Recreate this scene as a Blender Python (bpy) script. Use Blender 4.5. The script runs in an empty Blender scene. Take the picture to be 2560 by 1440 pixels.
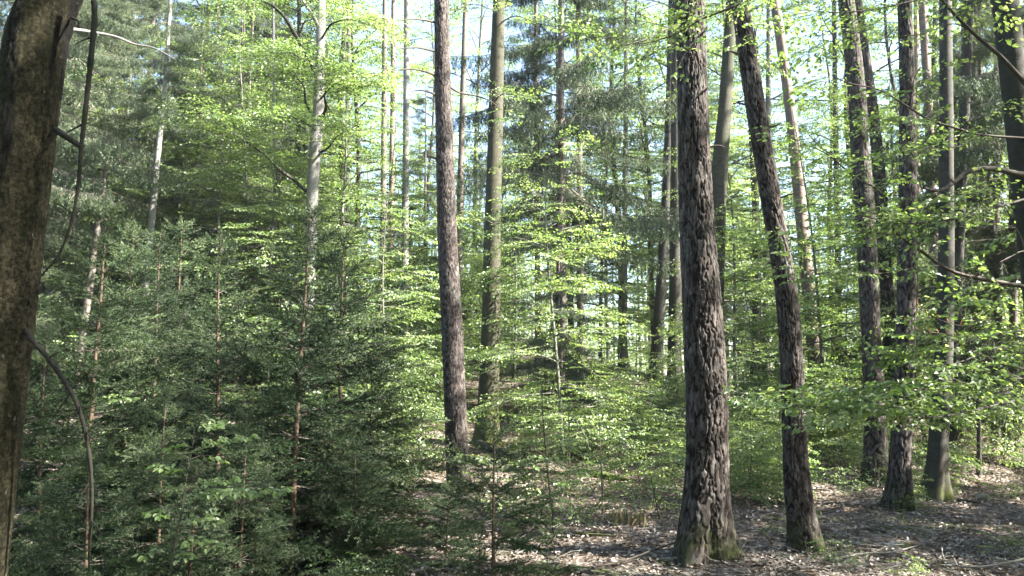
import bpy, math, random
import numpy as np
from mathutils import Vector

scene = bpy.context.scene
COL = scene.collection
PI = math.pi

# ------------------------------------------------------------------ camera, sky, sun, exposure
F_PX = 2000.0                 # focal length in pixels of the 2560 px wide photograph
PITCH = math.radians(7.0)
CAM = np.array([0.0, 0.0, 1.6])
cam_data = bpy.data.cameras.new("camera")
cam_data.sensor_width = 36.0
cam_data.lens = 36.0 * F_PX / 2560.0
cam_data.clip_start = 0.05
cam_data.clip_end = 2000.0
cam = bpy.data.objects.new("camera", cam_data)
cam.location = CAM
cam.rotation_euler = (PI / 2 + PITCH, 0, 0)
COL.objects.link(cam)
scene.camera = cam

SUN_EL = math.radians(41.0)
SUN_DIR = np.array([0.96, -0.24, 0.0])
SUN_DIR /= np.linalg.norm(SUN_DIR)
SUN_DIR = SUN_DIR * math.cos(SUN_EL) + np.array([0, 0, math.sin(SUN_EL)])
world = bpy.data.worlds.new("World")
scene.world = world
world.use_nodes = True
wn = world.node_tree
sky = wn.nodes.new("ShaderNodeTexSky")
sky.sky_type = 'NISHITA'
sky.sun_disc = False
sky.sun_elevation = SUN_EL
sky.sun_rotation = math.atan2(SUN_DIR[0], SUN_DIR[1])
sky.dust_density = 1.5
wn.nodes["Background"].inputs["Strength"].default_value = 0.065
wn.links.new(sky.outputs[0], wn.nodes["Background"].inputs["Color"])
sun_data = bpy.data.lights.new("sun", 'SUN')
sun_data.energy = 5.0
sun_data.angle = math.radians(0.53)
sun_data.color = (1.0, 0.95, 0.87)
sun = bpy.data.objects.new("sun", sun_data)
sun.rotation_euler = Vector(SUN_DIR).to_track_quat('Z', 'Y').to_euler()
COL.objects.link(sun)
scene.view_settings.view_transform = 'Standard'
scene.view_settings.look = 'None'
scene.view_settings.gamma = 1.0
scene.view_settings.exposure = 3.55
cy = scene.cycles
cy.max_bounces = 7
cy.diffuse_bounces = 4
cy.glossy_bounces = 2
cy.transmission_bounces = 4
cy.caustics_reflective = False
cy.caustics_refractive = False

# ------------------------------------------------------------------ helpers
def ray(px, py):
    dx, dy = (px - 1280) / F_PX, (720 - py) / F_PX
    c, s = math.cos(PITCH), math.sin(PITCH)
    return np.array([dx, c - dy * s, s + dy * c])

def at(px, py, y):
    d = ray(px, py)
    return CAM + d * (y / d[1])

def sstep(a, b, x):
    t = np.clip((x - a) / (b - a), 0, 1)
    return t * t * (3 - 2 * t)

def wob(x, y, f, s):
    return np.sin(x * f + s) * np.cos(y * f * 1.13 - s * 1.7) + 0.5 * np.sin(x * f * 2.3 + y * f * 1.9 + s * 3.1)

def height(x, y):
    x = np.asarray(x, float); y = np.asarray(y, float)
    d = np.sqrt((y - 12.3) ** 2 + 1.2) + (y - 12.3)
    rise = 0.078 * d
    rise = 3.6 * (1 - np.exp(-rise / 3.2)) * 1.16
    side = 1.0 - 0.72 * sstep(3.0, 9.5, x)
    h = rise * side - 0.02
    h = h + 0.035 * wob(x, y, 0.9, 1.0) + 0.018 * wob(x, y, 2.7, 4.0)
    return h

class MB:
    """collects vertices and faces and links them as one mesh object"""
    def __init__(self):
        self.v, self.f, self.m, self.t, self.s, self.n = [], [], [], [], [], 0
    def add(self, v, f, mat=0, tint=None, smooth=False):
        v = np.asarray(v, np.float32).reshape(-1, 3)
        f = np.asarray(f, np.int32)
        if len(v) == 0 or len(f) == 0:
            return
        self.v.append(v); self.f.append(f + self.n)
        self.m.append(np.full(len(f), mat, np.int32) if np.isscalar(mat) else np.asarray(mat, np.int32))
        self.s.append(np.full(len(f), smooth, bool))
        self.t.append(np.zeros(len(v), np.float32) if tint is None else np.broadcast_to(np.asarray(tint, np.float32), (len(v),)))
        self.n += len(v)
    def mesh(self, name, mats, origin=None):
        me = bpy.data.meshes.new(name)
        v = np.concatenate(self.v).astype(np.float32)
        if origin is not None:
            v = v - np.asarray(origin, np.float32)
        sizes = np.concatenate([np.full(len(f), f.shape[1], np.int32) for f in self.f])
        loops = np.concatenate([f.ravel() for f in self.f]).astype(np.int32)
        starts = np.concatenate([[0], np.cumsum(sizes)[:-1]]).astype(np.int32)
        me.vertices.add(len(v)); me.vertices.foreach_set("co", v.ravel())
        me.loops.add(len(loops)); me.loops.foreach_set("vertex_index", loops)
        me.polygons.add(len(sizes)); me.polygons.foreach_set("loop_start", starts)
        me.polygons.foreach_set("material_index", np.concatenate(self.m))
        me.polygons.foreach_set("use_smooth", np.concatenate(self.s))
        a = me.attributes.new("tint", 'FLOAT', 'POINT')
        a.data.foreach_set("value", np.concatenate(self.t).astype(np.float32))
        for m in (mats if isinstance(mats, (list, tuple)) else [mats]):
            me.materials.append(m)
        me.update(calc_edges=True)
        return me
    def build(self, name, mats, parent=None, origin=None):
        o = bpy.data.objects.new(name, self.mesh(name, mats, origin))
        COL.objects.link(o)
        if parent is not None:
            o.parent = parent
        return o

def tag(o, label=None, cat=None, group=None, kind=None):
    if label: o["label"] = label
    if cat: o["category"] = cat
    if group: o["group"] = group
    if kind: o["kind"] = kind
    return o

def empty(name, loc=(0, 0, 0), rz=0.0, sc=1.0):
    o = bpy.data.objects.new(name, None)
    o.empty_display_size = 0.2
    o.location = loc; o.rotation_euler = (0, 0, rz); o.scale = (sc, sc, sc)
    COL.objects.link(o)
    return o

KIDS = {}
def copy_tree(src, loc, rz, sc=1.0, label=None, cat=None, group=None, tilt=(0, 0)):
    r = src.copy(); COL.objects.link(r)
    r.location = loc; r.rotation_euler = (tilt[0], tilt[1], rz); r.scale = (sc, sc, sc)
    for k in ("label", "category", "group"):
        if k in r: del r[k]
    tag(r, label, cat, group)
    for ch in KIDS[src.name]:
        c = ch.copy(); COL.objects.link(c); c.parent = r
    return r

class Kind:
    """a kind of plant: the first one placed is the model itself, the rest are copies"""
    def __init__(self, root, kids):
        self.root, self.used = root, False
        KIDS[root.name] = kids
    def place(self, loc, rz, sc, label, cat, group=None, tilt=(0, 0)):
        if not self.used:
            self.used = True
            r = self.root
            r.location = loc; r.rotation_euler = (tilt[0], tilt[1], rz); r.scale = (sc, sc, sc)
            tag(r, label, cat, group)
            return r
        return copy_tree(self.root, loc, rz, sc, label, cat, group, tilt)

def tube(P, R, seg=8, cap=False):
    """a tapered tube along points P with radii R"""
    P = np.asarray(P, float); R = np.asarray(R, float); n = len(P)
    T = np.gradient(P, axis=0); T /= np.linalg.norm(T, axis=1)[:, None] + 1e-9
    ref = np.array([0, 0, 1.0]) if abs(T[:, 2]).mean() < 0.8 else np.array([0.0, 1, 0])
    U = np.cross(ref, T); U /= np.linalg.norm(U, axis=1)[:, None] + 1e-9
    W = np.cross(T, U)
    a = np.arange(seg) * 2 * PI / seg
    v = P[:, None] + R[:, None, None] * (U[:, None] * np.cos(a)[None, :, None] + W[:, None] * np.sin(a)[None, :, None])
    i = np.arange(n - 1)[:, None] * seg; j = np.arange(seg)[None]; k = (j + 1) % seg
    f = np.stack([i + j, i + k, i + seg + k, i + seg + j], -1).reshape(-1, 4)
    return v.reshape(-1, 3), f

def smooth_path(P, n):
    """resample a polyline with a Catmull-Rom spline"""
    P = np.asarray(P, float)
    Q = np.vstack([2 * P[0] - P[1], P, 2 * P[-1] - P[-2]])
    u = np.linspace(0, len(P) - 1 - 1e-6, n); i = u.astype(int); t = (u - i)[:, None]
    a, b, c, d = Q[i], Q[i + 1], Q[i + 2], Q[i + 3]
    return 0.5 * (2 * b + (c - a) * t + (2 * a - 5 * b + 4 * c - d) * t ** 2 + (3 * b - a - 3 * c + d) * t ** 3)

def leaf_faces(B, D, N, L, W, detail=1, fold=0.18, droop=0.15):
    """leaves with base B, direction D, normal N, length L, width W -> vertices, faces"""
    D = D / (np.linalg.norm(D, axis=1)[:, None] + 1e-9)
    S = np.cross(N, D); S /= np.linalg.norm(S, axis=1)[:, None] + 1e-9
    N = np.cross(D, S)
    L = np.asarray(L)[:, None]; W = np.asarray(W)[:, None]
    n = len(B)
    if detail == 1:
        mid = B + D * L * 0.48
        V = np.stack([B, mid + S * W * .5 + N * W * fold, B + D * L - N * L * droop, mid - S * W * .5 + N * W * fold], 1)
        F = np.array([[0, 1, 2], [0, 2, 3]])
        k = 4
    else:
        a = B + D * L * 0.28; b = B + D * L * 0.68
        V = np.stack([B, a + S * W * .44 + N * W * fold, b + S * W * .40 + N * (W * fold - L * droop * .4), B + D * L - N * L * droop,
                      b - S * W * .40 + N * (W * fold - L * droop * .4), a - S * W * .44 + N * W * fold], 1)
        F = np.array([[0, 1, 2, 3], [0, 3, 4, 5]])
        k = 6
    F = (np.arange(n)[:, None, None] * k + F[None]).reshape(-1, F.shape[1])
    return V.reshape(-1, 3), F, k

def prisms(P0, P1, r):
    """many thin three sided sticks -> vertices, faces"""
    P0 = np.asarray(P0, float); P1 = np.asarray(P1, float); n = len(P0)
    r = np.broadcast_to(np.asarray(r, float), (n,))[:, None]
    T = P1 - P0; T = T / (np.linalg.norm(T, axis=1)[:, None] + 1e-9)
    ref = np.where(np.abs(T[:, 2:3]) < .9, np.array([[0, 0, 1.0]]), np.array([[1.0, 0, 0]]))
    U = np.cross(ref, T); U /= np.linalg.norm(U, axis=1)[:, None] + 1e-9
    W = np.cross(T, U)
    off = [U, -0.5 * U + .866 * W, -0.5 * U - .866 * W]
    V = np.stack([P0 + o * r for o in off] + [P1 + o * r * .6 for o in off], 1)
    F = np.array([[0, 1, 4, 3], [1, 2, 5, 4], [2, 0, 3, 5]])
    return V.reshape(-1, 3), (np.arange(n)[:, None, None] * 6 + F[None]).reshape(-1, 4)

class Template:
    """a little piece of foliage that is baked many times into a crown: leaf faces and twig faces"""
    def __init__(self, lv, lf, lt, tv, tf):
        self.lv, self.lf, self.lt, self.tv, self.tf = [np.asarray(x) for x in (lv, lf, lt, tv, tf)]
    def bake(self, mb, M, T, leafmat, twigmat, rng, tint_var=0.3, twigs=True):
        n = len(M)
        if n == 0: return
        v = np.einsum('nij,kj->nki', M, self.lv) + T[:, None]
        k = len(self.lv)
        f = (np.arange(n)[:, None, None] * k + self.lf[None]).reshape(-1, self.lf.shape[1])
        t = (self.lt[None] + rng.uniform(-tint_var, tint_var, n)[:, None])
        mb.add(v.reshape(-1, 3), f, leafmat, t.reshape(-1))
        if twigs and len(self.tv):
            v = np.einsum('nij,kj->nki', M, self.tv) + T[:, None]
            k = len(self.tv)
            f = (np.arange(n)[:, None, None] * k + self.tf[None]).reshape(-1, self.tf.shape[1])
            mb.add(v.reshape(-1, 3), f, twigmat)

def frames(X, up, sc):
    """matrices whose first column follows X, third column near up"""
    X = X / (np.linalg.norm(X, axis=1)[:, None] + 1e-9)
    Y = np.cross(up, X); Y /= np.linalg.norm(Y, axis=1)[:, None] + 1e-9
    Z = np.cross(X, Y)
    return np.stack([X, Y, Z], -1) * np.asarray(sc)[:, None, None]

# ------------------------------------------------------------------ materials
def new_mat(name):
    m = bpy.data.materials.new(name); m.use_nodes = True
    nt = m.node_tree
    for n in list(nt.nodes): nt.nodes.remove(n)
    return m, nt, nt.nodes.new("ShaderNodeOutputMaterial")

def node(nt, t, **kw):
    n = nt.nodes.new(t)
    for k, v in kw.items():
        if k in n.inputs: n.inputs[k].default_value = v
        else: setattr(n, k, v)
    return n

def ramp(nt, fac, stops):
    r = nt.nodes.new("ShaderNodeValToRGB")
    e = r.color_ramp.elements
    while len(e) > 1: e.remove(e[-1])
    e[0].position, e[0].color = stops[0][0], (*stops[0][1], 1)
    for p, c in stops[1:]:
        x = e.new(p); x.color = (*c, 1)
    nt.links.new(fac, r.inputs[0])
    return r.outputs[0]

def mix(nt, fac, a, b, blend='MIX'):
    m = nt.nodes.new("ShaderNodeMix"); m.data_type = 'RGBA'; m.blend_type = blend
    for i, x in ((0, fac), (6, a), (7, b)):
        if hasattr(x, "links"): nt.links.new(x, m.inputs[i])
        elif i == 0: m.inputs[0].default_value = x
        else: m.inputs[i].default_value = (*x, 1)
    return m.outputs[2]

def noise(nt, vec, scale, detail=4, rough=.6):
    n = node(nt, "ShaderNodeTexNoise", Scale=scale, Detail=detail, Roughness=rough)
    if vec is not None: nt.links.new(vec, n.inputs["Vector"])
    return n.outputs["Fac"]

def objcoord(nt, scale=(1, 1, 1)):
    tc = nt.nodes.new("ShaderNodeTexCoord"); mp = node(nt, "ShaderNodeMapping", Scale=scale)
    nt.links.new(tc.outputs["Object"], mp.inputs["Vector"])
    return mp.outputs[0]

def leaf_material(name, stops, trans_gain, trans_fac, gloss=0.06, rough=0.45, obj_var=0.25):
    m, nt, out = new_mat(name)
    at_ = node(nt, "ShaderNodeAttribute", attribute_name="tint")
    oi = nt.nodes.new("ShaderNodeObjectInfo")
    ad = node(nt, "ShaderNodeMath", operation='MULTIPLY_ADD')
    nt.links.new(oi.outputs["Random"], ad.inputs[0]); ad.inputs[1].default_value = obj_var
    nt.links.new(at_.outputs["Fac"], ad.inputs[2])
    c = ramp(nt, ad.outputs[0], stops)
    d = node(nt, "ShaderNodeBsdfDiffuse"); t = node(nt, "ShaderNodeBsdfTranslucent")
    nt.links.new(c, d.inputs[0])
    tc = mix(nt, 1.0, c, trans_gain, 'MULTIPLY')
    nt.links.new(tc, t.inputs[0])
    a = node(nt, "ShaderNodeMixShader"); a.inputs[0].default_value = trans_fac
    nt.links.new(d.outputs[0], a.inputs[1]); nt.links.new(t.outputs[0], a.inputs[2])
    g = node(nt, "ShaderNodeBsdfGlossy", Roughness=rough); g.inputs[0].default_value = (1, 1, 1, 1)
    b = node(nt, "ShaderNodeMixShader"); b.inputs[0].default_value = gloss
    nt.links.new(a.outputs[0], b.inputs[1]); nt.links.new(g.outputs[0], b.inputs[2])
    nt.links.new(b.outputs[0], out.inputs[0])
    return m

BEECH_LEAF = leaf_material("beech_leaf", [(0.0, (0.062, 0.115, 0.030)), (0.45, (0.112, 0.178, 0.052)), (0.85, (0.172, 0.238, 0.085)), (1.0, (0.25, 0.30, 0.14))],
                           (1.5, 1.5, 0.9), 0.55, 0.04)
SPRUCE_NEEDLE = leaf_material("spruce_needle", [(0.0, (0.011, 0.026, 0.010)), (0.5, (0.030, 0.058, 0.022)), (1.0, (0.105, 0.145, 0.058))],
                              (1, 1, .8), 0.15, 0.018, 0.5)
OLD_NEEDLE = leaf_material("old_spruce_needle", [(0.0, (0.026, 0.046, 0.020)), (0.5, (0.052, 0.082, 0.036)), (1.0, (0.115, 0.15, 0.066))],
                           (1, 1, .8), 0.2, 0.03, 0.5)
DRY_LEAF = leaf_material("dry_leaf", [(0.0, (0.034, 0.024, 0.017)), (0.35, (0.10, 0.076, 0.056)), (0.7, (0.205, 0.172, 0.142)), (1.0, (0.38, 0.345, 0.305))],
                         (1, .8, .6), 0.15, 0.05, 0.5, 0.0)
DRY_GRASS = leaf_material("dry_grass_blade", [(0.0, (0.18, 0.13, 0.06)), (1.0, (0.36, 0.28, 0.15))], (1, 1, .8), 0.3, 0.03, .5, 0)
GREEN_GRASS = leaf_material("green_grass_blade", [(0.0, (0.07, 0.12, 0.025)), (1.0, (0.16, 0.22, 0.06))], (1, 1, .8), 0.3, 0.03, .5, 0)

def bark_pine():
    m, nt, out = new_mat("pine_bark")
    p = node(nt, "ShaderNodeBsdfPrincipled", Roughness=0.92)
    p.inputs["Specular IOR Level"].default_value = 0.2
    at_ = node(nt, "ShaderNodeAttribute", attribute_name="tint")
    v = objcoord(nt)
    vs = objcoord(nt, (1, 1, .3))
    n1 = noise(nt, vs, 22, 6, .65); n2 = noise(nt, v, 2.2, 3)
    plate = ramp(nt, n1, [(0.28, (0.022, 0.019, 0.017)), (0.5, (0.058, 0.051, 0.046)), (0.74, (0.150, 0.138, 0.127))])
    warm = ramp(nt, n1, [(0.3, (0.022, 0.016, 0.014)), (0.7, (0.068, 0.052, 0.044))])
    c = mix(nt, ramp(nt, n2, [(0.45, (0, 0, 0)), (0.68, (.55, .55, .55))]), plate, warm)
    fis = ramp(nt, at_.outputs["Fac"], [(0.0, (0.16, 0.13, 0.12)), (0.35, (0.52, .48, .46)), (0.8, (1.05, 1.02, 1.0)), (1.0, (1.25, 1.2, 1.17))])
    c = mix(nt, 1.0, c, fis, 'MULTIPLY')
    lich = noise(nt, v, 5.5, 5, .7)
    c = mix(nt, ramp(nt, lich, [(0.60, (0, 0, 0)), (0.70, (.5, .5, .5))]), c, (0.085, 0.10, 0.082))
    geo = nt.nodes.new("ShaderNodeTexCoord"); sx = nt.nodes.new("ShaderNodeSeparateXYZ")
    nt.links.new(geo.outputs["Object"], sx.inputs[0])
    mr = node(nt, "ShaderNodeMapRange"); mr.inputs[1].default_value = 0.42; mr.inputs[2].default_value = 0.05
    nt.links.new(sx.outputs[2], mr.inputs[0])
    mm = node(nt, "ShaderNodeMath", operation='MULTIPLY'); nt.links.new(mr.outputs[0], mm.inputs[0])
    nt.links.new(ramp(nt, noise(nt, v, 6, 4), [(0.40, (0, 0, 0)), (0.6, (1, 1, 1))]), mm.inputs[1])
    c = mix(nt, mm.outputs[0], c, (0.040, 0.047, 0.016))
    nt.links.new(c, p.inputs["Base Color"])
    b = node(nt, "ShaderNodeBump", Strength=0.6, Distance=0.012)
    nt.links.new(noise(nt, vs, 60, 5, .7), b.inputs["Height"]); nt.links.new(b.outputs[0], p.inputs["Normal"])
    nt.links.new(p.outputs[0], out.inputs[0])
    return m

def bark_smooth(name, lo, hi, green, moss_h=0.5, speck=0.4, moss_col=(0.06, 0.068, 0.018), streak=0.0, sps=55):
    """beech like bark: smooth, blotched with algae and lichen, mossy at the foot"""
    m, nt, out = new_mat(name)
    p = node(nt, "ShaderNodeBsdfPrincipled", Roughness=0.85)
    p.inputs["Specular IOR Level"].default_value = 0.25
    v = objcoord(nt); vs = objcoord(nt, (1, 1, 2.2)); vz = objcoord(nt, (1, 1, .12))
    c = ramp(nt, noise(nt, vs, 7, 6, .65), [(0.3, lo), (0.7, hi)])
    c = mix(nt, ramp(nt, noise(nt, v, 2.0, 4), [(0.42, (0, 0, 0)), (0.62, (.8, .8, .8))]), c, green)
    c = mix(nt, ramp(nt, noise(nt, v, sps, 3, .7), [(0.55, (0, 0, 0)), (0.66, (speck, speck, speck))]), c, tuple(x * .35 for x in lo))
    c = mix(nt, ramp(nt, noise(nt, v, sps * .8, 2), [(0.66, (0, 0, 0)), (0.72, (speck * .5,) * 3)]), c, tuple(min(.3, x * 2.2) for x in hi))
    if streak:
        c = mix(nt, ramp(nt, noise(nt, vz, 9, 3), [(0.52, (0, 0, 0)), (0.60, (streak,) * 3)]), c, (0.018, 0.015, 0.012))
    geo = nt.nodes.new("ShaderNodeTexCoord"); sx = nt.nodes.new("ShaderNodeSeparateXYZ")
    nt.links.new(geo.outputs["Object"], sx.inputs[0])
    mr = node(nt, "ShaderNodeMapRange"); mr.inputs[1].default_value = moss_h; mr.inputs[2].default_value = moss_h * .2
    nt.links.new(sx.outputs[2], mr.inputs[0])
    mm = node(nt, "ShaderNodeMath", operation='MULTIPLY'); nt.links.new(mr.outputs[0], mm.inputs[0])
    nt.links.new(ramp(nt, noise(nt, v, 5, 4), [(0.38, (0, 0, 0)), (0.58, (1, 1, 1))]), mm.inputs[1])
    c = mix(nt, mm.outputs[0], c, moss_col)
    nt.links.new(c, p.inputs["Base Color"])
    b = node(nt, "ShaderNodeBump", Strength=0.45, Distance=0.01)
    nt.links.new(noise(nt, vs, max(25, sps * .5), 6, .7), b.inputs["Height"]); nt.links.new(b.outputs[0], p.inputs["Normal"])
    nt.links.new(p.outputs[0], out.inputs[0])
    return m

PINE = bark_pine()
BEECH = bark_smooth("beech_bark", (0.065, 0.066, 0.052), (0.145, 0.145, 0.118), (0.06, 0.066, 0.036), speck=.25)
BEECH_GREEN = bark_smooth("algae_covered_beech_bark", (0.020, 0.019, 0.011), (0.056, 0.052, 0.033), (0.024, 0.026, 0.011), 0.9)
def bark_near():
    """old stained beech bark seen from close by: pitted, mottled olive and tan, wet black streaks, white flecks"""
    m, nt, out = new_mat("stained_beech_bark")
    p = node(nt, "ShaderNodeBsdfPrincipled", Roughness=0.9)
    p.inputs["Specular IOR Level"].default_value = 0.15
    v = objcoord(nt); vz = objcoord(nt, (1, 1, .10)); vs = objcoord(nt, (1, 1, .45))
    fine = noise(nt, v, 62, 8, .78)
    c = ramp(nt, fine, [(0.36, (0.004, 0.004, 0.002)), (0.48, (0.018, 0.016, 0.008)), (0.58, (0.042, 0.036, 0.019)), (0.72, (0.10, 0.085, 0.05))])
    tan = ramp(nt, fine, [(0.40, (0.008, 0.006, 0.003)), (0.50, (0.036, 0.031, 0.018)), (0.70, (0.095, 0.080, 0.053))])
    c = mix(nt, ramp(nt, noise(nt, vs, 3.1, 5, .6), [(0.50, (0, 0, 0)), (0.60, (.9, .9, .9))]), c, tan)
    c = mix(nt, ramp(nt, noise(nt, v, 5.5, 5, .65), [(0.52, (0, 0, 0)), (0.66, (.8, .8, .8))]), c, (0.012, 0.014, 0.005))
    c = mix(nt, ramp(nt, noise(nt, vz, 8.5, 4, .6), [(0.50, (0, 0, 0)), (0.57, (.93, .93, .93))]), c, (0.006, 0.0055, 0.0045))
    c = mix(nt, ramp(nt, noise(nt, vs, 48, 4, .7), [(0.665, (0, 0, 0)), (0.70, (.7, .7, .7))]), c, (0.17, 0.17, 0.155))
    nt.links.new(c, p.inputs["Base Color"])
    b = node(nt, "ShaderNodeBump", Strength=0.9, Distance=0.012)
    nt.links.new(noise(nt, v, 48, 8, .75), b.inputs["Height"])
    b2 = node(nt, "ShaderNodeBump", Strength=0.8, Distance=0.05)
    nt.links.new(noise(nt, vz, 10, 3), b2.inputs["Height"]); nt.links.new(b.outputs[0], b2.inputs["Normal"])
    nt.links.new(b2.outputs[0], p.inputs["Normal"])
    nt.links.new(p.outputs[0], out.inputs[0])
    return m
MOSSY_NEAR = bark_near()
DARK_BEECH = bark_smooth("dark_beech_bark", (0.019, 0.018, 0.014), (0.052, 0.049, 0.040), (0.020, 0.021, 0.013), speck=.4)
PALE_BARK = bark_smooth("pale_grey_bark", (0.13, 0.126, 0.115), (0.26, 0.25, 0.232), (0.12, 0.12, 0.098), 0.2, .15)
SPRUCE_BARK = bark_smooth("spruce_bark", (0.065, 0.052, 0.043), (0.16, 0.132, 0.112), (0.075, 0.072, 0.056), 0.3, .7)
PINK_BARK = bark_smooth("flaky_upper_pine_bark", (0.12, 0.085, 0.066), (0.25, 0.18, 0.145), (0.10, 0.092, 0.08), 0.2, .6)
RED_STEM = bark_smooth("young_spruce_stem", (0.046, 0.031, 0.020), (0.115, 0.076, 0.050), (0.050, 0.040, 0.027), 0.1, .4)
TWIG = bark_smooth("twig_bark", (0.032, 0.026, 0.020), (0.080, 0.066, 0.054), (0.038, 0.038, 0.028), 0.0, .3)
NEAR_TWIG = bark_smooth("dark_near_twig", (0.010, 0.009, 0.007), (0.040, 0.034, 0.027), (0.014, 0.015, 0.009), 0.0, .6, sps=120)
GREY_TWIG = bark_smooth("grey_dead_twig", (0.12, 0.11, 0.095), (0.28, 0.26, 0.235), (0.16, 0.16, 0.12), 0.0, .4)
BUD = bark_smooth("brown_bud", (0.28, 0.13, 0.05), (0.45, 0.24, 0.10), (0.33, 0.17, 0.07), 0.0, .1)
STONE = bark_smooth("mossy_stone", (0.13, 0.13, 0.125), (0.25, 0.25, 0.24), (0.10, 0.125, 0.07), 0.3, .6)

def ground_material():
    m, nt, out = new_mat("leaf_mould")
    p = node(nt, "ShaderNodeBsdfPrincipled", Roughness=0.95)
    p.inputs["Specular IOR Level"].default_value = 0.1
    v = objcoord(nt)
    vo = node(nt, "ShaderNodeTexVoronoi", Scale=17.0); nt.links.new(v, vo.inputs["Vector"])
    sep = nt.nodes.new("ShaderNodeSeparateColor"); nt.links.new(vo.outputs["Color"], sep.inputs[0])
    c = ramp(nt, sep.outputs[0], [(0.0, (0.035, 0.026, 0.019)), (0.5, (0.085, 0.068, 0.053)), (0.85, (0.14, 0.118, 0.098)), (1.0, (0.22, 0.19, 0.165))])
    c = mix(nt, ramp(nt, noise(nt, v, 1.3, 5), [(0.42, (0, 0, 0)), (0.62, (.7, .7, .7))]), c, (0.055, 0.04, 0.027))
    c = mix(nt, ramp(nt, noise(nt, v, 0.8, 5), [(0.55, (0, 0, 0)), (0.66, (.75, .75, .75))]), c, (0.055, 0.075, 0.022))
    nt.links.new(c, p.inputs["Base Color"])
    b = node(nt, "ShaderNodeBump", Strength=0.8, Distance=0.03)
    nt.links.new(vo.outputs["Distance"], b.inputs["Height"]); nt.links.new(b.outputs[0], p.inputs["Normal"])
    nt.links.new(p.outputs[0], out.inputs[0])
    return m
GROUND = ground_material()

# ------------------------------------------------------------------ ground
def build_ground():
    n = 330
    u = np.linspace(-1, 1, n)
    gx = 7 * u + 420 * u ** 7 + 11 * u ** 3
    gy = 9 + 9 * u + 420 * u ** 7 + 14 * u ** 3
    X, Y = np.meshgrid(gx, gy)
    Z = height(X, Y) + 0.012 * wob(X, Y, 9.0, 2.0)
    V = np.stack([X, Y, Z], -1).reshape(-1, 3)
    i = np.arange(n - 1)
    a = (i[:, None] * n + i[None]).ravel()
    Fc = np.stack([a, a + 1, a + n + 1, a + n], -1)
    mb = MB(); mb.add(V, Fc, 0, None, True)
    o = mb.build("forest_floor", GROUND)
    tag(o, "gently rising forest floor of brown leaf mould", "ground", None, "structure")
build_ground()

# ------------------------------------------------------------------ trunks
def hash2(i, j, s):
    x = np.sin(i * 127.1 + j * 311.7 + s * 74.7) * 43758.5453
    return x - np.floor(x)

def pnoise(u, v, n, seed):
    """smooth value noise, periodic over n cells along u"""
    iu, iv = np.floor(u), np.floor(v); fu, fv = u - iu, v - iv
    fu = fu * fu * (3 - 2 * fu); fv = fv * fv * (3 - 2 * fv)
    h = lambda a, b: hash2(a % n, b, seed)
    return (h(iu, iv) * (1 - fu) + h(iu + 1, iv) * fu) * (1 - fv) + (h(iu, iv + 1) * (1 - fu) + h(iu + 1, iv + 1) * fu) * fv - .5

def bark_plates(th, s, r0, cw, ch, seed):
    """plated pine bark over angle th and height s: how far the plate stands out (0 in a fissure), and a random value per plate"""
    n = max(6, int(round(2 * PI * r0 / cw)))
    u0 = th / (2 * PI) * n; v0 = s / ch
    cu = u0 + .9 * pnoise(u0, v0 * .9, n, seed) + .75 * pnoise(u0 * 2, v0 * 2.5, n * 2, seed + 1) + .40 * pnoise(u0 * 4, v0 * 8, n * 4, seed + 2)
    cv = v0 + .5 * pnoise(u0, v0, n, seed + 3) + .5 * pnoise(u0 * 2, v0 * 3, n * 2, seed + 4)
    iu, iv = np.floor(cu), np.floor(cv)
    F1 = np.full(cu.shape, 9.0); F2 = F1.copy(); ID = np.zeros(cu.shape)
    for di in (-1, 0, 1):
        for dj in (-1, 0, 1):
            a, b = iu + di, iv + dj
            pu = a + 0.05 + 0.9 * hash2(a % n, b, seed); pv = b + 0.05 + 0.9 * hash2(a % n, b, seed + 3.3)
            d = np.hypot(cu - pu, (cv - pv) * 0.5) - .25 * hash2(a % n, b, seed + 7.7)
            near = d < F1
            F2 = np.where(near, F1, np.minimum(F2, d)); ID = np.where(near, hash2(a % n, b, seed + 5.1), ID); F1 = np.where(near, d, F1)
    fine = pnoise(u0 * 5, v0 * 6, n * 5, seed + 6) + .6 * pnoise(u0 * 9, v0 * 14, n * 9, seed + 8)
    h = sstep(0.02, 0.20, F2 - F1 + .12 * fine) * (.82 + .28 * fine)
    return h, ID

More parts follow.
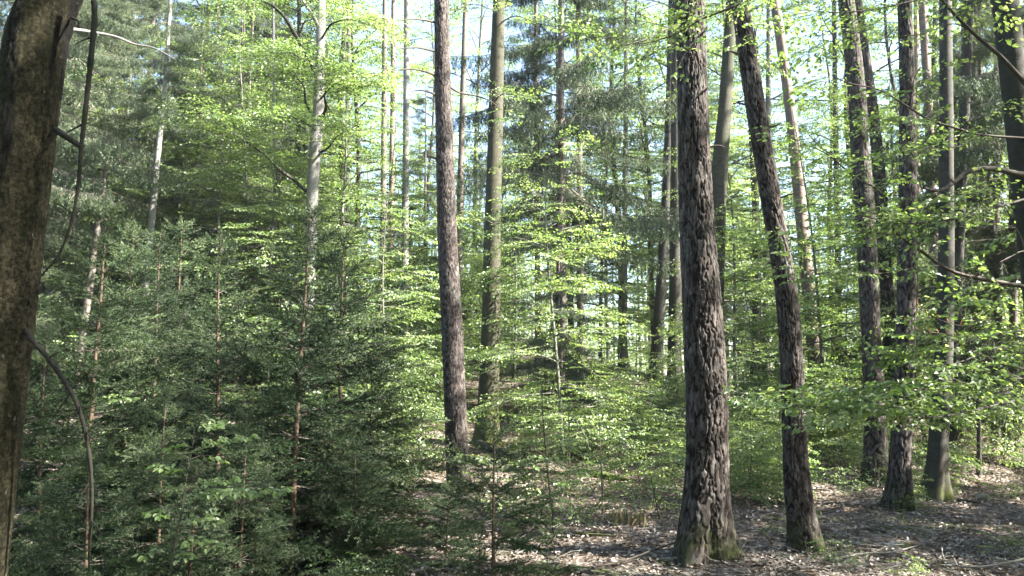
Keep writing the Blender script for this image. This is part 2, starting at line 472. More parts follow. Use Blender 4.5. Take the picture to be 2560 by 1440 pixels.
def make_trunk(C, Rr, base_z, top_z, mat, parent, origin, bark=None, seg=24, fine_to=None, dz=0.05, seed=0.0, flare=0.35, lobes=4, name="trunk", wobble=0.03, flare_h=0.28):
    """one trunk. C: z -> centre (k,3) sorted by z, Rr: radii at those z"""
    fine_to = min(top_z, fine_to if fine_to else top_z)
    z = np.concatenate([np.arange(base_z, fine_to, dz), np.linspace(fine_to, top_z, max(2, int((top_z - fine_to) / 0.5)))])
    cx = np.interp(z, C[:, 2], C[:, 0]); cyy = np.interp(z, C[:, 2], C[:, 1]); r = np.interp(z, C[:, 2], Rr)
    k = max(3, int(0.5 / dz)) | 1
    def sm(a):
        pad = np.concatenate([2 * a[0] - a[1:k][::-1], a, 2 * a[-1] - a[-k:-1][::-1]])
        w = np.hanning(2 * k + 1); w /= w.sum()
        b = np.convolve(pad, w, 'same')[k - 1:k - 1 + len(a)]
        return np.where(z < fine_to, b, a)
    cx, cyy, r = sm(cx), sm(cyy), np.maximum(sm(r), 0.0015)
    th = np.arange(seg) * 2 * PI / seg
    Z, TH = np.meshgrid(z, th, indexing='ij')
    R = np.repeat(r[:, None], seg, 1)
    hgt = Z - (base_z + 0.25)
    R = R * (1 + wobble * (np.sin(2 * TH + Z * 1.3 + seed) + np.sin(3 * TH - Z * 2.1 + seed * 2)))
    e = np.exp(-np.maximum(hgt, 0) / flare_h)
    R = R * (1 + flare * e * (1 + 0.75 * np.cos(lobes * TH + seed * 3) + 0.4 * np.cos((lobes + 3) * TH + seed)))
    tint = np.full(R.shape, 0.7)
    if bark:
        depth, cw, ch = bark
        h, ID = bark_plates(TH, Z, r[len(r) // 4], cw, ch, seed + 1.7)
        R = R + depth * (h - 1) + depth * 0.35 * (ID - 0.5) * h
        tint = h * (0.80 + 0.25 * ID)
    P = np.stack([cx[:, None] + R * np.cos(TH), cyy[:, None] + R * np.sin(TH), Z], -1)
    n = len(z); i = np.arange(n - 1)[:, None] * seg; j = np.arange(seg)[None]; kk = (j + 1) % seg
    Fc = np.stack([i + j, i + kk, i + seg + kk, i + seg + j], -1).reshape(-1, 4)
    mb = MB(); mb.add(P.reshape(-1, 3), Fc, 0, tint.reshape(-1), True)
    return mb

def trunk_line(pts, y, H):
    """pixel centre line [(px,py,width)] from the foot upward at depth y -> points, radii, extended down to the ground and up to height H"""
    P = np.array([at(a, b, y) for a, b, w in pts])
    fl = F_PX / math.cos(PITCH)
    depth = np.array([np.dot(p - CAM, [0, math.cos(PITCH), math.sin(PITCH)]) for p in P])
    R = np.array([w for a, b, w in pts]) / 2 / F_PX * depth
    g = float(height(P[0, 0], y))
    lo = P[0] + (P[0] - P[1]) / max(P[1, 2] - P[0, 2], .05) * max(P[0, 2] - g + 0.25, 0.05)
    lo[1] = y; lo[2] = min(g - 0.25, P[0, 2] - 0.02)
    top = P[-1]; sl = (P[-1] - P[-2]) / (P[-1, 2] - P[-2, 2])
    extra = []
    rr = []
    n = 6
    for q in range(1, n + 1):
        zz = top[2] + (H - top[2]) * q / n
        f = q / n
        k = (zz - top[2]) * (1 - 0.45 * f)
        extra.append([top[0] + sl[0] * k, y, zz]); rr.append(R[-1] * (1 - 0.8 * f))
    return np.vstack([lo, P, extra]), np.concatenate([[R[0]], R, rr]), g

# ------------------------------------------------------------------ foliage templates
def beech_spray(seed, L=0.7, leaf=0.065, detail=1, density=1.0, droop=0.12):
    """a flat beech spray: a zigzag twig with side twigs and leaves in one layer"""
    rng = np.random.default_rng(seed)
    B, D, LN, P0, P1, R = [], [], [], [], [], []
    def run(p, ang, length, r, depth):
        n = max(2, int(length / 0.06)); step = length / n; side = 1; a = ang
        for q in range(n):
            a2 = a + side * 0.10
            d = np.array([math.cos(a2), math.sin(a2), -droop * (q / n) * .6 + rng.normal(0, .05)])
            p2 = p + d * step
            P0.append(p); P1.append(p2); R.append(r * (1 - .6 * q / n))
            for sgn in ((side,) if rng.random() < .75 / density else (1, -1)):
                if rng.random() > 0.95: continue
                la = a + sgn * rng.uniform(0.5, 1.1)
                B.append(p2); D.append([math.cos(la), math.sin(la), rng.normal(-0.22, .22)]); LN.append(leaf * rng.uniform(.5, 1.2))
            if depth < 1 and q >= 1 and rng.random() < .62:
                run(p2, a + side * rng.uniform(.55, .9), length * (1 - q / n) * rng.uniform(.4, .7) + .06, r * .6, depth + 1)
            p = p2; side = -side
        B.append(p); D.append([math.cos(a), math.sin(a), -.25]); LN.append(leaf)
    run(np.zeros(3), 0.0, L, .0035, 0)
    B, D, LN = np.array(B), np.array(D), np.array(LN)
    N = np.stack([rng.normal(0, .6, len(B)), rng.normal(0, .6, len(B)), np.ones(len(B))], -1)
    v, f, k = leaf_faces(B, D, N, LN, LN * .66, detail, .14, .14)
    t = np.repeat(np.clip(rng.normal(.45, .2, len(B)), 0, 1), k)
    tv, tf = prisms(P0, P1, np.array(R))
    return Template(v, f, t, tv, tf)

SPRAY = [beech_spray(10 + i, .62 + .06 * i, .062) for i in range(5)]
SPRAY_FAR = [beech_spray(30 + i, .8 + .1 * i, .088, 1, .8) for i in range(4)]
SPRAY_NEAR = [beech_spray(50 + i, .42 + .06 * i, .055, 2, 1.0, .10) for i in range(5)]
SPRAY_FLAT = [beech_spray(60 + i, .40 + .06 * i, .060, 2, 1.0, .03) for i in range(5)]
SPRAY_BARE = [beech_spray(70 + i, .5, .045, 2, .5, -.1) for i in range(2)]

def spruce_frond(seed, L=1.0, width=.42, needle=.022, nw=.0050, gap=.0026, up=.10):
    """a flat young spruce branch: axis, side shoots in one plane, all of it clothed in needles"""
    rng = np.random.default_rng(seed)
    P0, P1, R = [], [], []
    bare = .16 * L
    def shoot(p, ang, length, r, depth, tz=0.0):
        n = max(2, int(length / .036)); step = length / n; a = ang; side = rng.choice([-1, 1])
        for q in range(n):
            a += rng.normal(0, .05)
            d = np.array([math.cos(a), math.sin(a), up * (1 if depth == 0 else .4) * (q / n) + rng.normal(0, .05) - .03 + tz])
            p2 = p + d * step
            P0.append(p); P1.append(p2); R.append(r * (1 - .6 * q / n))
            if depth < 2 and (q + 1) * step > (bare if depth == 0 else .05):
                for s in ((1, -1) if depth == 0 else (side,)):
                    if rng.random() < (.9 if depth == 0 else .55):
                        rem = (length - q * step) / length
                        ln = (width * (rem ** .7) * min(1, .35 + q / n * 1.8) if depth == 0 else length * rem * .5) * rng.uniform(.6, 1.15)
                        if ln > .035:
                            shoot(p2, a + s * rng.uniform(.6, 1.0), ln, r * .55, depth + 1, rng.normal(-.05, .30))
            p = p2; side = -side
    shoot(np.zeros(3), 0.0, L, .0055 * (L ** .5), 0)
    P0, P1, R = np.array(P0), np.array(P1), np.array(R)
    ln = np.linalg.norm(P1 - P0, axis=1)
    keep = ~((P0[:, 0] < bare) & (np.abs(P0[:, 1]) < .02))
    cnt = np.maximum(1, (ln / gap).astype(int)) * keep
    idx = np.repeat(np.arange(len(P0)), cnt); m = len(idx)
    base = P0[idx] + (P1 - P0)[idx] * rng.random(m)[:, None]
    T = (P1 - P0)[idx] / ln[idx][:, None]
    U = np.cross(T, [0, 0, 1.0]); U /= np.linalg.norm(U, axis=1)[:, None] + 1e-9
    W = np.cross(U, T)
    ph = rng.uniform(-.5, PI + .5, m)
    N = U * np.cos(ph)[:, None] + W * np.sin(ph)[:, None]
    D = T * rng.uniform(.45, .9, m)[:, None] + N
    D /= np.linalg.norm(D, axis=1)[:, None]
    S = np.cross(D, rng.normal(0, 1, (m, 3))); S /= np.linalg.norm(S, axis=1)[:, None] + 1e-9
    l = (needle * rng.uniform(.7, 1.2, m))[:, None]
    V = np.stack([base - S * nw * .5, base + S * nw * .5, base + D * l], 1).reshape(-1, 3)
    Fc = np.arange(3 * m).reshape(-1, 3)
    t = np.repeat(np.clip(.25 + .6 * (base[:, 0] / L) ** 2 * rng.random(m) + rng.normal(0, .14, m), 0, 1), 3)
    tv, tf = prisms(P0, P1, R)
    return Template(V, Fc, t, tv, tf)

FROND = [spruce_frond(100 + i, L, w) for i, (L, w) in enumerate([(.35, .16), (.6, .26), (.9, .36), (1.2, .44), (1.2, .4)])]

def hanging_branch(seed, L=2.4, coarse=1.0):
    """a big spruce branch: drooping axis with hanging comb like branchlets"""
    rng = np.random.default_rng(seed)
    P0, P1, R = [], [], []; Bq = []
    n = 14; p = np.zeros(3)
    for q in range(n):
        f = q / n
        d = np.array([1, rng.normal(0, .05), -.28 + .45 * f * f]); d /= np.linalg.norm(d)
        p2 = p + d * L / n
        P0.append(p); P1.append(p2); R.append(.014 * (1 - .8 * f))
        if f > .15:
            for s in (-1, 1):
                for w in range(2):
                    a = s * rng.uniform(.5, 1.2); l = rng.uniform(.25, .6) * (1 - .55 * f) * L / 2.4 * 1.2
                    d2 = np.array([math.cos(a), math.sin(a), rng.uniform(-.9, -.2)]); d2 /= np.linalg.norm(d2)
                    a0 = p + (p2 - p) * rng.random(); b0 = a0 + d2 * l
                    P0.append(a0); P1.append(b0); R.append(.004)
                    for h in range(int(l / .05)):
                        c = a0 + (b0 - a0) * (h + rng.random()) / max(1, int(l / .05))
                        hang = np.array([rng.normal(0, .35), rng.normal(0, .35), -1]); hang /= np.linalg.norm(hang)
                        Bq.append((c, c + hang * rng.uniform(.08, .3)))
            Bq.append((p, p2))
        p = p2
    Bq.append((p, p + np.array([.2, 0, -.05])))
    A = np.array([b[0] for b in Bq]); E = np.array([b[1] for b in Bq])
    ln = np.linalg.norm(E - A, axis=1)
    cnt = np.maximum(2, (ln / (.0085 * coarse)).astype(int)); idx = np.repeat(np.arange(len(A)), cnt); m = len(idx)
    T = (E - A)[idx] / ln[idx][:, None]
    base = A[idx] + (E - A)[idx] * rng.random(m)[:, None]
    D = T * .8 + rng.normal(0, .6, (m, 3)); D /= np.linalg.norm(D, axis=1)[:, None]
    S = np.cross(D, rng.normal(0, 1, (m, 3))); S /= np.linalg.norm(S, axis=1)[:, None] + 1e-9
    l = (.042 * coarse ** .5 * rng.uniform(.7, 1.3, m))[:, None]; w = .0105 * coarse ** .7
    V = np.stack([base - S * w * .5, base + S * w * .5, base + D * l], 1).reshape(-1, 3)
    t = np.repeat(np.clip(rng.normal(.45, .2, m), 0, 1), 3)
    tv, tf = prisms(P0, P1, np.array(R))
    return Template(V, np.arange(3 * m).reshape(-1, 3), t, tv, tf)

HANG = [hanging_branch(200 + i, L) for i, L in enumerate([2.2, 2.8, 1.6])]

def bake_set(mb, temps, items, leafmat, twigmat, seed, tint_var=.25):
    """items: list of (pos, dir, up, scale) spread at random over the templates"""
    rng = np.random.default_rng(seed)
    if not items: return
    pick = rng.integers(0, len(temps), len(items))
    T = np.array([i[0] for i in items]); X = np.array([i[1] for i in items]); U = np.array([i[2] for i in items]); S = np.array([i[3] for i in items])
    M = frames(X, U, S)
    for k, t in enumerate(temps):
        s = pick == k
        t.bake(mb, M[s], T[s], leafmat, twigmat, rng, tint_var)

# ------------------------------------------------------------------ beech limbs
def grow_limb(rng, wood, items, p, az, el, L, r, sub=True, spray_gap=.2, spray_scale=1.0, seg=6, bend=-.5, level=0, start=.2):
    """a limb with flat side branches; wood: MB of bark, items: places for sprays"""
    n = max(5, int(L / .22)); pts = [np.array(p, float)]; a, e = az, el; step = L / n
    for q in range(n):
        a += rng.normal(0, .09); e += bend * step / L * .9 + rng.normal(0, .05)
        d = np.array([math.cos(a) * math.cos(e), math.sin(a) * math.cos(e), math.sin(e)])
        pts.append(pts[-1] + d * step)
    pts = np.array(pts); R = r * (1 - .85 * np.linspace(0, 1, n + 1)) + .002
    v, f = tube(pts, R, seg if level == 0 else 4); wood.add(v, f, 0, None, True)
    side = rng.choice([-1, 1]); s = L * start
    while s < L:
        fr = s / L; i = min(int(fr * n), n - 1)
        pos = pts[i] + (pts[i + 1] - pts[i]) * (fr * n - i)
        d = pts[i + 1] - pts[i]; ang = math.atan2(d[1], d[0]) + side * rng.uniform(.55, 1.05)
        if level == 0 and sub and rng.random() < .5 and L * (1 - fr) > .5:
            grow_limb(rng, wood, items, pos, ang, rng.uniform(-.1, .22), L * (1 - fr) * rng.uniform(.35, .6) + .25, R[i] * .6, False, spray_gap, spray_scale, 4, -.25, 1, .1)
        else:
            x = np.array([math.cos(ang), math.sin(ang), rng.uniform(-.25, .12)])
            items.append((pos, x, np.array([rng.normal(0, .22), rng.normal(0, .22), 1]), spray_scale * rng.uniform(.7, 1.15)))
        side = -side; s += spray_gap * rng.uniform(.7, 1.4)
    d = pts[-1] - pts[-2]
    items.append((pts[-1], d + np.array([0, 0, -.02]), np.array([0.01, 0.01, 1]), spray_scale))

def beech_model(name, seed, H, r, limb_from, limb_to, n_limb, len_lo, len_hi, temps, spray_gap, bark, spray_scale=1.0, el_lo=.05, el_hi=.6, lean=.03, seg=10, fork=False):
    """a whole beech as a model to copy: trunk with limbs, crown of sprays"""
    rng = np.random.default_rng(seed)
    root = empty(name)
    z = np.linspace(-.25, H, 24)
    C = np.stack([lean * z * math.cos(seed) + .05 * np.sin(z * .6 + seed) * (z / H) * 4, lean * z * math.sin(seed) + .05 * np.cos(z * .5 + seed) * (z / H) * 4, z], -1)
    R = r * (1 - .9 * np.clip(z / H, 0, 1) ** 1.1)
    wood = make_trunk(C, R, -.25, H, bark, root, None, None, seg, H, .25, seed, .35, 4)
    items = []
    for k in range(n_limb):
        f = (k + rng.random()) / n_limb; zz = limb_from + (limb_to - limb_from) * f
        c = np.array([np.interp(zz, C[:, 2], C[:, 0]), np.interp(zz, C[:, 2], C[:, 1]), zz])
        rr = np.interp(zz, C[:, 2], R)
        g = (zz - limb_from) / max(limb_to - limb_from, .1)
        L = (len_hi * (1 - g) + len_lo * g) * rng.uniform(.6, 1.1)
        grow_limb(rng, wood, items, c, k * 2.4 + rng.normal(0, .4), el_lo + (el_hi - el_lo) * g + rng.normal(0, .1), L, min(rr * .55, .012 + L * .011), True, spray_gap, spray_scale)
    t = wood.build("trunk", bark, root)
    cr = MB(); bake_set(cr, temps, items, 0, 1, seed)
    c = cr.build("crown", [BEECH_LEAF, TWIG], root)
    return Kind(root, [t, c])

# ------------------------------------------------------------------ models that are copied
UNDER = [beech_model("young_beech", 1, 7.5, .045, .9, 7.3, 30, .5, 2.3, SPRAY, .20, BEECH),
         beech_model("young_beech", 2, 9.5, .06, 1.4, 9.3, 34, .6, 2.7, SPRAY, .22, BEECH),
         beech_model("young_beech", 3, 5.2, .032, .5, 5.0, 26, .4, 1.8, SPRAY, .19, BEECH)]
TALL = [beech_model("tall_beech", 11, 21, .17, 5.0, 20.5, 30, 1.6, 4.6, SPRAY_FAR, .48, DARK_BEECH, 1.1, .1, .9),
        beech_model("tall_beech", 12, 23, .20, 7.5, 22.5, 30, 1.8, 5.0, SPRAY_FAR, .50, BEECH, 1.1, .15, 1.0),
        beech_model("tall_beech", 13, 18, .12, 3.0, 17.5, 34, 1.2, 3.8, SPRAY_FAR, .44, DARK_BEECH, 1.05, .1, .8)]
SEEDLING = [beech_model("beech_seedling", 21, 1.3, .008, .25, 1.25, 11, .18, .62, SPRAY_NEAR[:3], .12, TWIG, .8, .1, .5, .05, 5),
            beech_model("beech_seedling", 22, .75, .006, .15, .7, 8, .15, .45, SPRAY_NEAR[:3], .11, TWIG, .7, .1, .5, .05, 5),
            beech_model("beech_seedling", 23, 1.9, .012, .5, 1.85, 14, .25, .85, SPRAY_NEAR[:3], .13, TWIG, .85, .05, .5, .06, 5),
            beech_model("beech_seedling", 24, .4, .004, .1, .38, 5, .1, .25, SPRAY_NEAR[:3], .10, TWIG, .55, .1, .4, .05, 4)]

def spruce_young_model(seed, H=3.2, r=.03, spread=.40, taper=.9):
    rng = np.random.default_rng(seed)
    root = empty("young_spruce")
    z = np.linspace(-.2, H, 30)
    C = np.stack([.012 * np.sin(z * 2 + seed), .012 * np.cos(z * 1.7 + seed), z], -1)
    R = r * (1 - .93 * np.clip(z / H, 0, 1)) + .003
    t = make_trunk(C, R, -.2, H, RED_STEM, root, None, None, 8, H, .12, seed, .3, 3).build("trunk", RED_STEM, root)
    mb = MB(); by = [[] for _ in FROND]
    zz = .15
    while zz < H - .06:
        near_whorl = (zz / .34) % 1
        n = rng.integers(5, 8)
        a0 = rng.uniform(0, 2 * PI)
        for k in range(n):
            top = H - zz
            L = min(.20 + top * spread, 1.45) * rng.uniform(.75, 1.12)
            g = zz / H
            el = -.15 + 1.0 * g ** 1.7 + rng.normal(0, .09)
            a = a0 + k * 2 * PI / n + rng.normal(0, .25)
            x = np.array([math.cos(a) * math.cos(el), math.sin(a) * math.cos(el), math.sin(el)])
            lens = np.array([.35, .6, .9, 1.2, 1.2]); q = int(np.argmin(np.abs(lens - L) + rng.random(5) * .05))
            c = np.array([np.interp(zz, C[:, 2], C[:, 0]), np.interp(zz, C[:, 2], C[:, 1]), zz + rng.normal(0, .015)])
            by[q].append((c, x, np.array([0.001, 0, 1.0]) + rng.normal(0, .28, 3), min(L / lens[q], 1.25)))
            if rng.random() < .45:
                q2 = 0 if zz > H * .6 else 1; a2 = rng.uniform(0, 2 * PI)
                c2 = c + np.array([0, 0, rng.uniform(.05, .25)])
                if c2[2] < H - .1:
                    by[q2].append((c2, np.array([math.cos(a2), math.sin(a2), .25]), np.array([0.001, 0, 1.0]), rng.uniform(.5, 1.1)))
        zz += rng.uniform(.16, .24) if zz < H * .6 else rng.uniform(.21, .31)
    by[0].append((np.array([C[-1, 0], C[-1, 1], H - .3]), np.array([0, 0.05, 1.0]), np.array([1.0, 0, 0]), 1.0))
    for q, t_ in enumerate(FROND):
        bake_set(mb, [t_], by[q], 0, 1, seed + q, .18)
    c = mb.build("crown", [SPRUCE_NEEDLE, SPRUCE_BARK], root)
    return Kind(root, [t, c])

SPRUCE_Y = [spruce_young_model(301, 3.3, .030), spruce_young_model(302, 2.6, .024, .45), spruce_young_model(303, 1.3, .014, .5)]

def spruce_tall_model(seed, H, r, live, spread, bark, dead=True):
    """a tall spruce: bare trunk with dead side twigs below, drooping live branches above"""
    rng = np.random.default_rng(seed)
    root = empty("tall_spruce")
    z = np.linspace(-.3, H, 26)
    C = np.stack([.02 * z * math.cos(seed), .015 * z * math.sin(seed), z], -1)
    R = r * (1 - .92 * np.clip(z / H, 0, 1)) + .006
    wood = make_trunk(C, R, -.3, H, bark, root, None, None, 12, H, .2, seed, .3, 4)
    P0, P1 = [], []
    if dead:
        zz = 1.0
        while zz < live + 1.5:
            a = rng.uniform(0, 2 * PI); L = rng.uniform(.4, 1.7)
            c = np.array([np.interp(zz, C[:, 2], C[:, 0]), np.interp(zz, C[:, 2], C[:, 1]), zz]); p = c
            d = np.array([math.cos(a), math.sin(a), rng.uniform(-.25, .05)])
            for q in range(4):
                p2 = p + d * L / 4; P0.append(p); P1.append(p2)
                for s in range(2):
                    d2 = d * .6 + rng.normal(0, .45, 3); P0.append(p2); P1.append(p2 + d2 * L * .16)
                d = d + np.array([0, 0, -.05]); p = p2
            zz += rng.uniform(.05, .14)
        v, f = prisms(P0, P1, .005); wood.add(v, f, 1)
    t = wood.build("trunk", [bark, GREY_TWIG], root)
    items = []
    zz = live
    while zz < H - .3:
        for k in range(rng.integers(4, 7)):
            a = rng.uniform(0, 2 * PI)
            L = min(.5 + (H - zz) * spread, 3.0) * rng.uniform(.65, 1.1)
            c = np.array([np.interp(zz, C[:, 2], C[:, 0]), np.interp(zz, C[:, 2], C[:, 1]), zz + rng.normal(0, .05)])
            el = -.15 + .5 * ((zz - live) / (H - live)) ** 2
            items.append((c, np.array([math.cos(a), math.sin(a), el]), np.array([0.001, 0, 1.0]), L / 2.3))
        zz += rng.uniform(.3, .5)
    mb = MB(); bake_set(mb, HANG, items, 0, 1, seed, .2)
    c = mb.build("crown", [OLD_NEEDLE, SPRUCE_BARK], root)
    return Kind(root, [t, c])

SPRUCE_T = [spruce_tall_model(401, 19, .13, 4.5, .22, SPRUCE_BARK), spruce_tall_model(402, 22, .16, 7.5, .2, PALE_BARK), spruce_tall_model(403, 12, .09, 1.5, .25, SPRUCE_BARK, False)]

def pine_crown(seed):
    """the open top of a tall pine as one mesh around its own origin, about 5 m high"""
    rng = np.random.default_rng(seed); items = []
    for k in range(46):
        a = rng.uniform(0, 2 * PI); rr = rng.uniform(.2, 2.2); h = rng.uniform(-1.5, 3.0)
        items.append((np.array([math.cos(a) * rr, math.sin(a) * rr, h]), np.array([math.cos(a), math.sin(a), .4]), np.array([0.001, 0, 1.0]), rng.uniform(.35, .6)))
    mb = MB(); bake_set(mb, HANG, items, 0, 1, seed, .2)
    return mb.mesh("crown", [OLD_NEEDLE, SPRUCE_BARK])
PINE_CROWN = pine_crown(500)

def spruce_top(seed, h=7.0, r0=1.5):
    """the narrow live top of a spruce around its own origin (its foot), h high"""
    rng = np.random.default_rng(seed); items = []; z = 0
    while z < h:
        for k in range(5):
            a = rng.uniform(0, 6.28); L = (r0 * (1 - z / h) ** .6 + .2) * rng.uniform(.55, 1.15)
            items.append((np.array([.02 * z, 0, z + rng.normal(0, .05)]), np.array([math.cos(a), math.sin(a), .05 + .3 * z / h]), np.array([0.001, 0, 1.0]), L / 2.3))
        z += rng.uniform(.22, .38)
    mb = MB(); bake_set(mb, HANG, items, 0, 1, seed, .2)
    return mb.mesh("crown", [OLD_NEEDLE, SPRUCE_BARK])
SPRUCE_TOP = spruce_top(510)

# ------------------------------------------------------------------ the trees one can point at, each from its own line of points
def stick(mb, pts, r0, r1, seg=7, n=None, knots=0.0, seed=0, mat=0):
    P = smooth_path(pts, n or max(8, len(pts) * 6))
    R = np.linspace(r0, r1, len(P))
    if knots:
        rng = np.random.default_rng(seed); R = R * (1 + knots * rng.normal(0, 1, len(P)).clip(-1, 1.5))
    v, f = tube(P, R, seg); mb.add(v, f, mat, None, True)
    return P

def own_tree(name, label, cat, pts, y, mat, H=20, bark=None, seg=28, dz=.05, seed=0.0, flare=.35, lobes=4, crown=None, group=None, wobble=.02, flare_h=.28, crown_at=0):
    C, R, g = trunk_line(pts, y, H)
    base = np.array([np.interp(g, C[:, 2], C[:, 0]), y, g])
    root = empty(name, base); tag(root, label, cat, group)
    top_frame = at(1280, -60, y)[2]
    mb = make_trunk(C, R, C[0, 2], H, mat, root, base, bark, seg, top_frame, dz, seed, flare, lobes, "trunk", wobble, flare_h)
    mb.build("trunk", mat, root, base)
    if crown == 'pine':
        c = bpy.data.objects.new("crown", PINE_CROWN); COL.objects.link(c); c.parent = root
        c.location = (C[-1, 0] - base[0], 0, H - 2.5 - base[2]); c.rotation_euler = (0, 0, seed)
    if crown == 'spruce':
        c = bpy.data.objects.new("crown", SPRUCE_TOP); COL.objects.link(c); c.parent = root
        zc = at(1280, crown_at, y)[2]
        c.location = (np.interp(zc, C[:, 2], C[:, 0]) - base[0], 0, zc - base[2]); c.rotation_euler = (0, .05, seed)
    return root, base, C, R

def branch(root, base, pts, r0, r1, mat, name="branch", seg=7, knots=.05, seed=0, label=None):
    mb = MB(); stick(mb, pts, r0, r1, seg, None, knots, seed)
    o = mb.build(name, mat, root, base)
    if label: o["label"] = label
    return o

def stubs(root, base, C, R, spots, seed, mat=None):
    """short dead branch stubs on a trunk: (height above the foot, angle, length)"""
    r2 = np.random.default_rng(seed)
    for h, a, L in spots:
        z = base[2] + h
        c = np.array([np.interp(z, C[:, 2], C[:, 0]), np.interp(z, C[:, 2], C[:, 1]), z]); r = np.interp(z, C[:, 2], R)
        d = np.array([math.cos(a), math.sin(a), r2.uniform(-.1, .35)])
        mb = MB(); stick(mb, [c + d * r * .85, c + d * (r + L * .5), c + d * (r + L) + [0, 0, r2.normal(0, .03)]], r2.uniform(.010, .018), .005, 7, 8, .12, seed)
        mb.build("branch_stub", mat or TWIG, root, base)

# --- the near trunk on the left edge
root, base, C, R = own_tree("near_beech", "thick brown mossy trunk leaning along the left edge of the picture, with black stains", "beech tree",
    [(-58, 1440, 134), (-26, 1150, 134), (11, 800, 136), (40, 520, 138), (71, 250, 142), (101, 0, 145)], 3.0, MOSSY_NEAR, 17, (.0045, .035, .06), 150, .012, 2.0, .2, 4, None, None, .025)
Y = 2.92
br = branch(root, base, [at(140, 325, 3.0), at(160, 338, Y), at(185, 355, Y), at(207, 368, Y)], .014, .009, NEAR_TWIG)
mb = MB()
stick(mb, [at(230, -40, Y), at(236, 20, Y), at(232, 100, Y), at(212, 290, Y), at(204, 360, Y), at(196, 460, Y), at(180, 550, Y), at(150, 630, Y), at(104, 690, Y)], .0125, .003, 9, 90, .12, 3)
stick(mb, [at(232, 92, Y), at(210, 100, Y), at(188, 110, Y)], .004, .0015, 5)
stick(mb, [at(204, 312, Y), at(185, 322, Y), at(165, 333, Y)], .005, .002, 5)
stick(mb, [at(180, 535, Y), at(150, 512, Y), at(125, 505, Y)], .003, .001, 5)
stick(mb, [at(170, 590, Y), at(200, 600, Y), at(225, 618, Y)], .003, .001, 5)
stick(mb, [at(140, 640, Y), at(120, 625, Y), at(100, 622, Y)], .0025, .001, 5)
o = mb.build("hanging_twig", NEAR_TWIG, root, base)
mb = MB()
stick(mb, [at(60, 820, 3.0), at(82, 852, Y), at(120, 895, Y), at(165, 960, Y), at(192, 1010, Y), at(212, 1075, Y), at(226, 1160, Y), at(230, 1250, Y), at(226, 1340, Y), at(222, 1430, Y)], .0108, .004, 9, 90, .12, 5)
stick(mb, [at(176, 980, Y), at(150, 1020, Y), at(125, 1055, Y)], .004, .0015, 5)
for pp, r_ in [([(212, 1075), (235, 1100), (262, 1108)], .003), ([(228, 1200), (205, 1235), (196, 1270)], .003), ([(120, 895), (150, 880), (190, 880)], .003), ([(229, 1300), (250, 1330), (256, 1370)], .0025), ([(195, 1015), (222, 1020), (250, 1012), (270, 1020)], .0028)]:
    stick(mb, [at(a, b, Y - .02 * k) for k, (a, b) in enumerate(pp)], r_, .0008, 5)
mb.build("drooping_branch", NEAR_TWIG, root, base)
mb = MB()
stick(mb, [at(150, 70, 3.05), at(190, 74, 3.2), at(240, 82, 3.3), at(290, 92, 3.35), at(335, 110, 3.4), at(385, 120, 3.45), at(440, 150, 3.5)], .008, .003, 7, 30, .04, 7)
mb.build("pale_branch", PALE_BARK, root, base)
mb = MB(); stick(mb, [at(180, 45, 3.0), at(194, 52, 2.95), at(197, 70, 2.94)], .006, .003, 6); mb.build("branch_stub", NEAR_TWIG, root, base)

# --- left pine
root, base, C, R = own_tree("scaly_pine", "tall slim grey pine left of centre with four short dead branches", "pine tree",
    [(1150, 1228, 62), (1146, 1180, 60), (1140, 1050, 57), (1131, 850, 55), (1119, 600, 49), (1112, 400, 46), (1107, 200, 42), (1104, 0, 37)], 12.0, PINE, 21, (.012, .055, .09), 110, .02, 3.0, .18, 4, 'pine')
Y = 12.0
for i, (pp, r0) in enumerate([([(1094, 57), (1060, 50), (1030, 48), (990, 51)], .022), ([(1094, 130), (1070, 124), (1040, 119), (998, 122)], .024),
                ([(1094, 190), (1070, 181), (1040, 174), (1000, 174), (978, 178)], .022), ([(1096, 242), (1075, 231), (1052, 226), (1030, 228)], .02),
                ([(1125, 218), (1150, 232), (1190, 240), (1225, 252), (1250, 272)], .018)]):
    branch(root, base, [at(a, b, Y - .2 * j * (1 if i != 4 else -.5)) for j, (a, b) in enumerate(pp)], r0, .006, TWIG, seed=i, label=None)

stubs(root, base, C, R, [(2.2, -.2, .10), (3.4, -2.9, .10), (4.1, -.3, .12), (5.0, -2.8, .15)], 43)
# --- olive beech beside it
root, base, C, R = own_tree("olive_beech", "smooth olive green beech trunk just right of the slim grey pine", "beech tree",
    [(1215, 1120, 62), (1219, 1050, 54), (1225, 900, 48), (1229, 700, 44), (1233, 500, 40), (1239, 300, 37), (1244, 120, 33), (1247, 0, 30)], 15.0, BEECH_GREEN, 22, None, 36, .05, 4.0, .22)
OLIVE = (root, base, C, R)

# --- main pine
root, base, C, R = own_tree("great_pine", "thickest pine right of centre, deeply furrowed bark, swollen foot with roots", "pine tree",
    [(1758, 1345, 118), (1762, 1280, 112), (1768, 1200, 104), (1769, 1100, 103), (1767, 1000, 102), (1759, 850, 100), (1746, 620, 92), (1736, 400, 84), (1730, 200, 76), (1724, 0, 72)], 7.7, PINE, 20, (.019, .054, .20), 200, .011, 6.5, .42, 3, 'pine', None, .022, .30)
for i, (pp, r0) in enumerate([([(1730, 1335), (1690, 1352), (1640, 1368), (1600, 1378)], .055), ([(1790, 1350), (1820, 1368), (1850, 1385), (1885, 1398)], .05), ([(1765, 1360), (1775, 1390), (1790, 1415)], .06)]):
    P = []
    for j, (a, b) in enumerate(pp):
        d = ray(a, b); yy = 7.7 - .1 * j
        p = CAM + d * (yy / d[1]); p[2] = float(height(p[0], yy)) + .035 - .028 * j; P.append(p)
    branch(root, base, P, r0, .02, SPRUCE_BARK, "root", 10, .06, i)
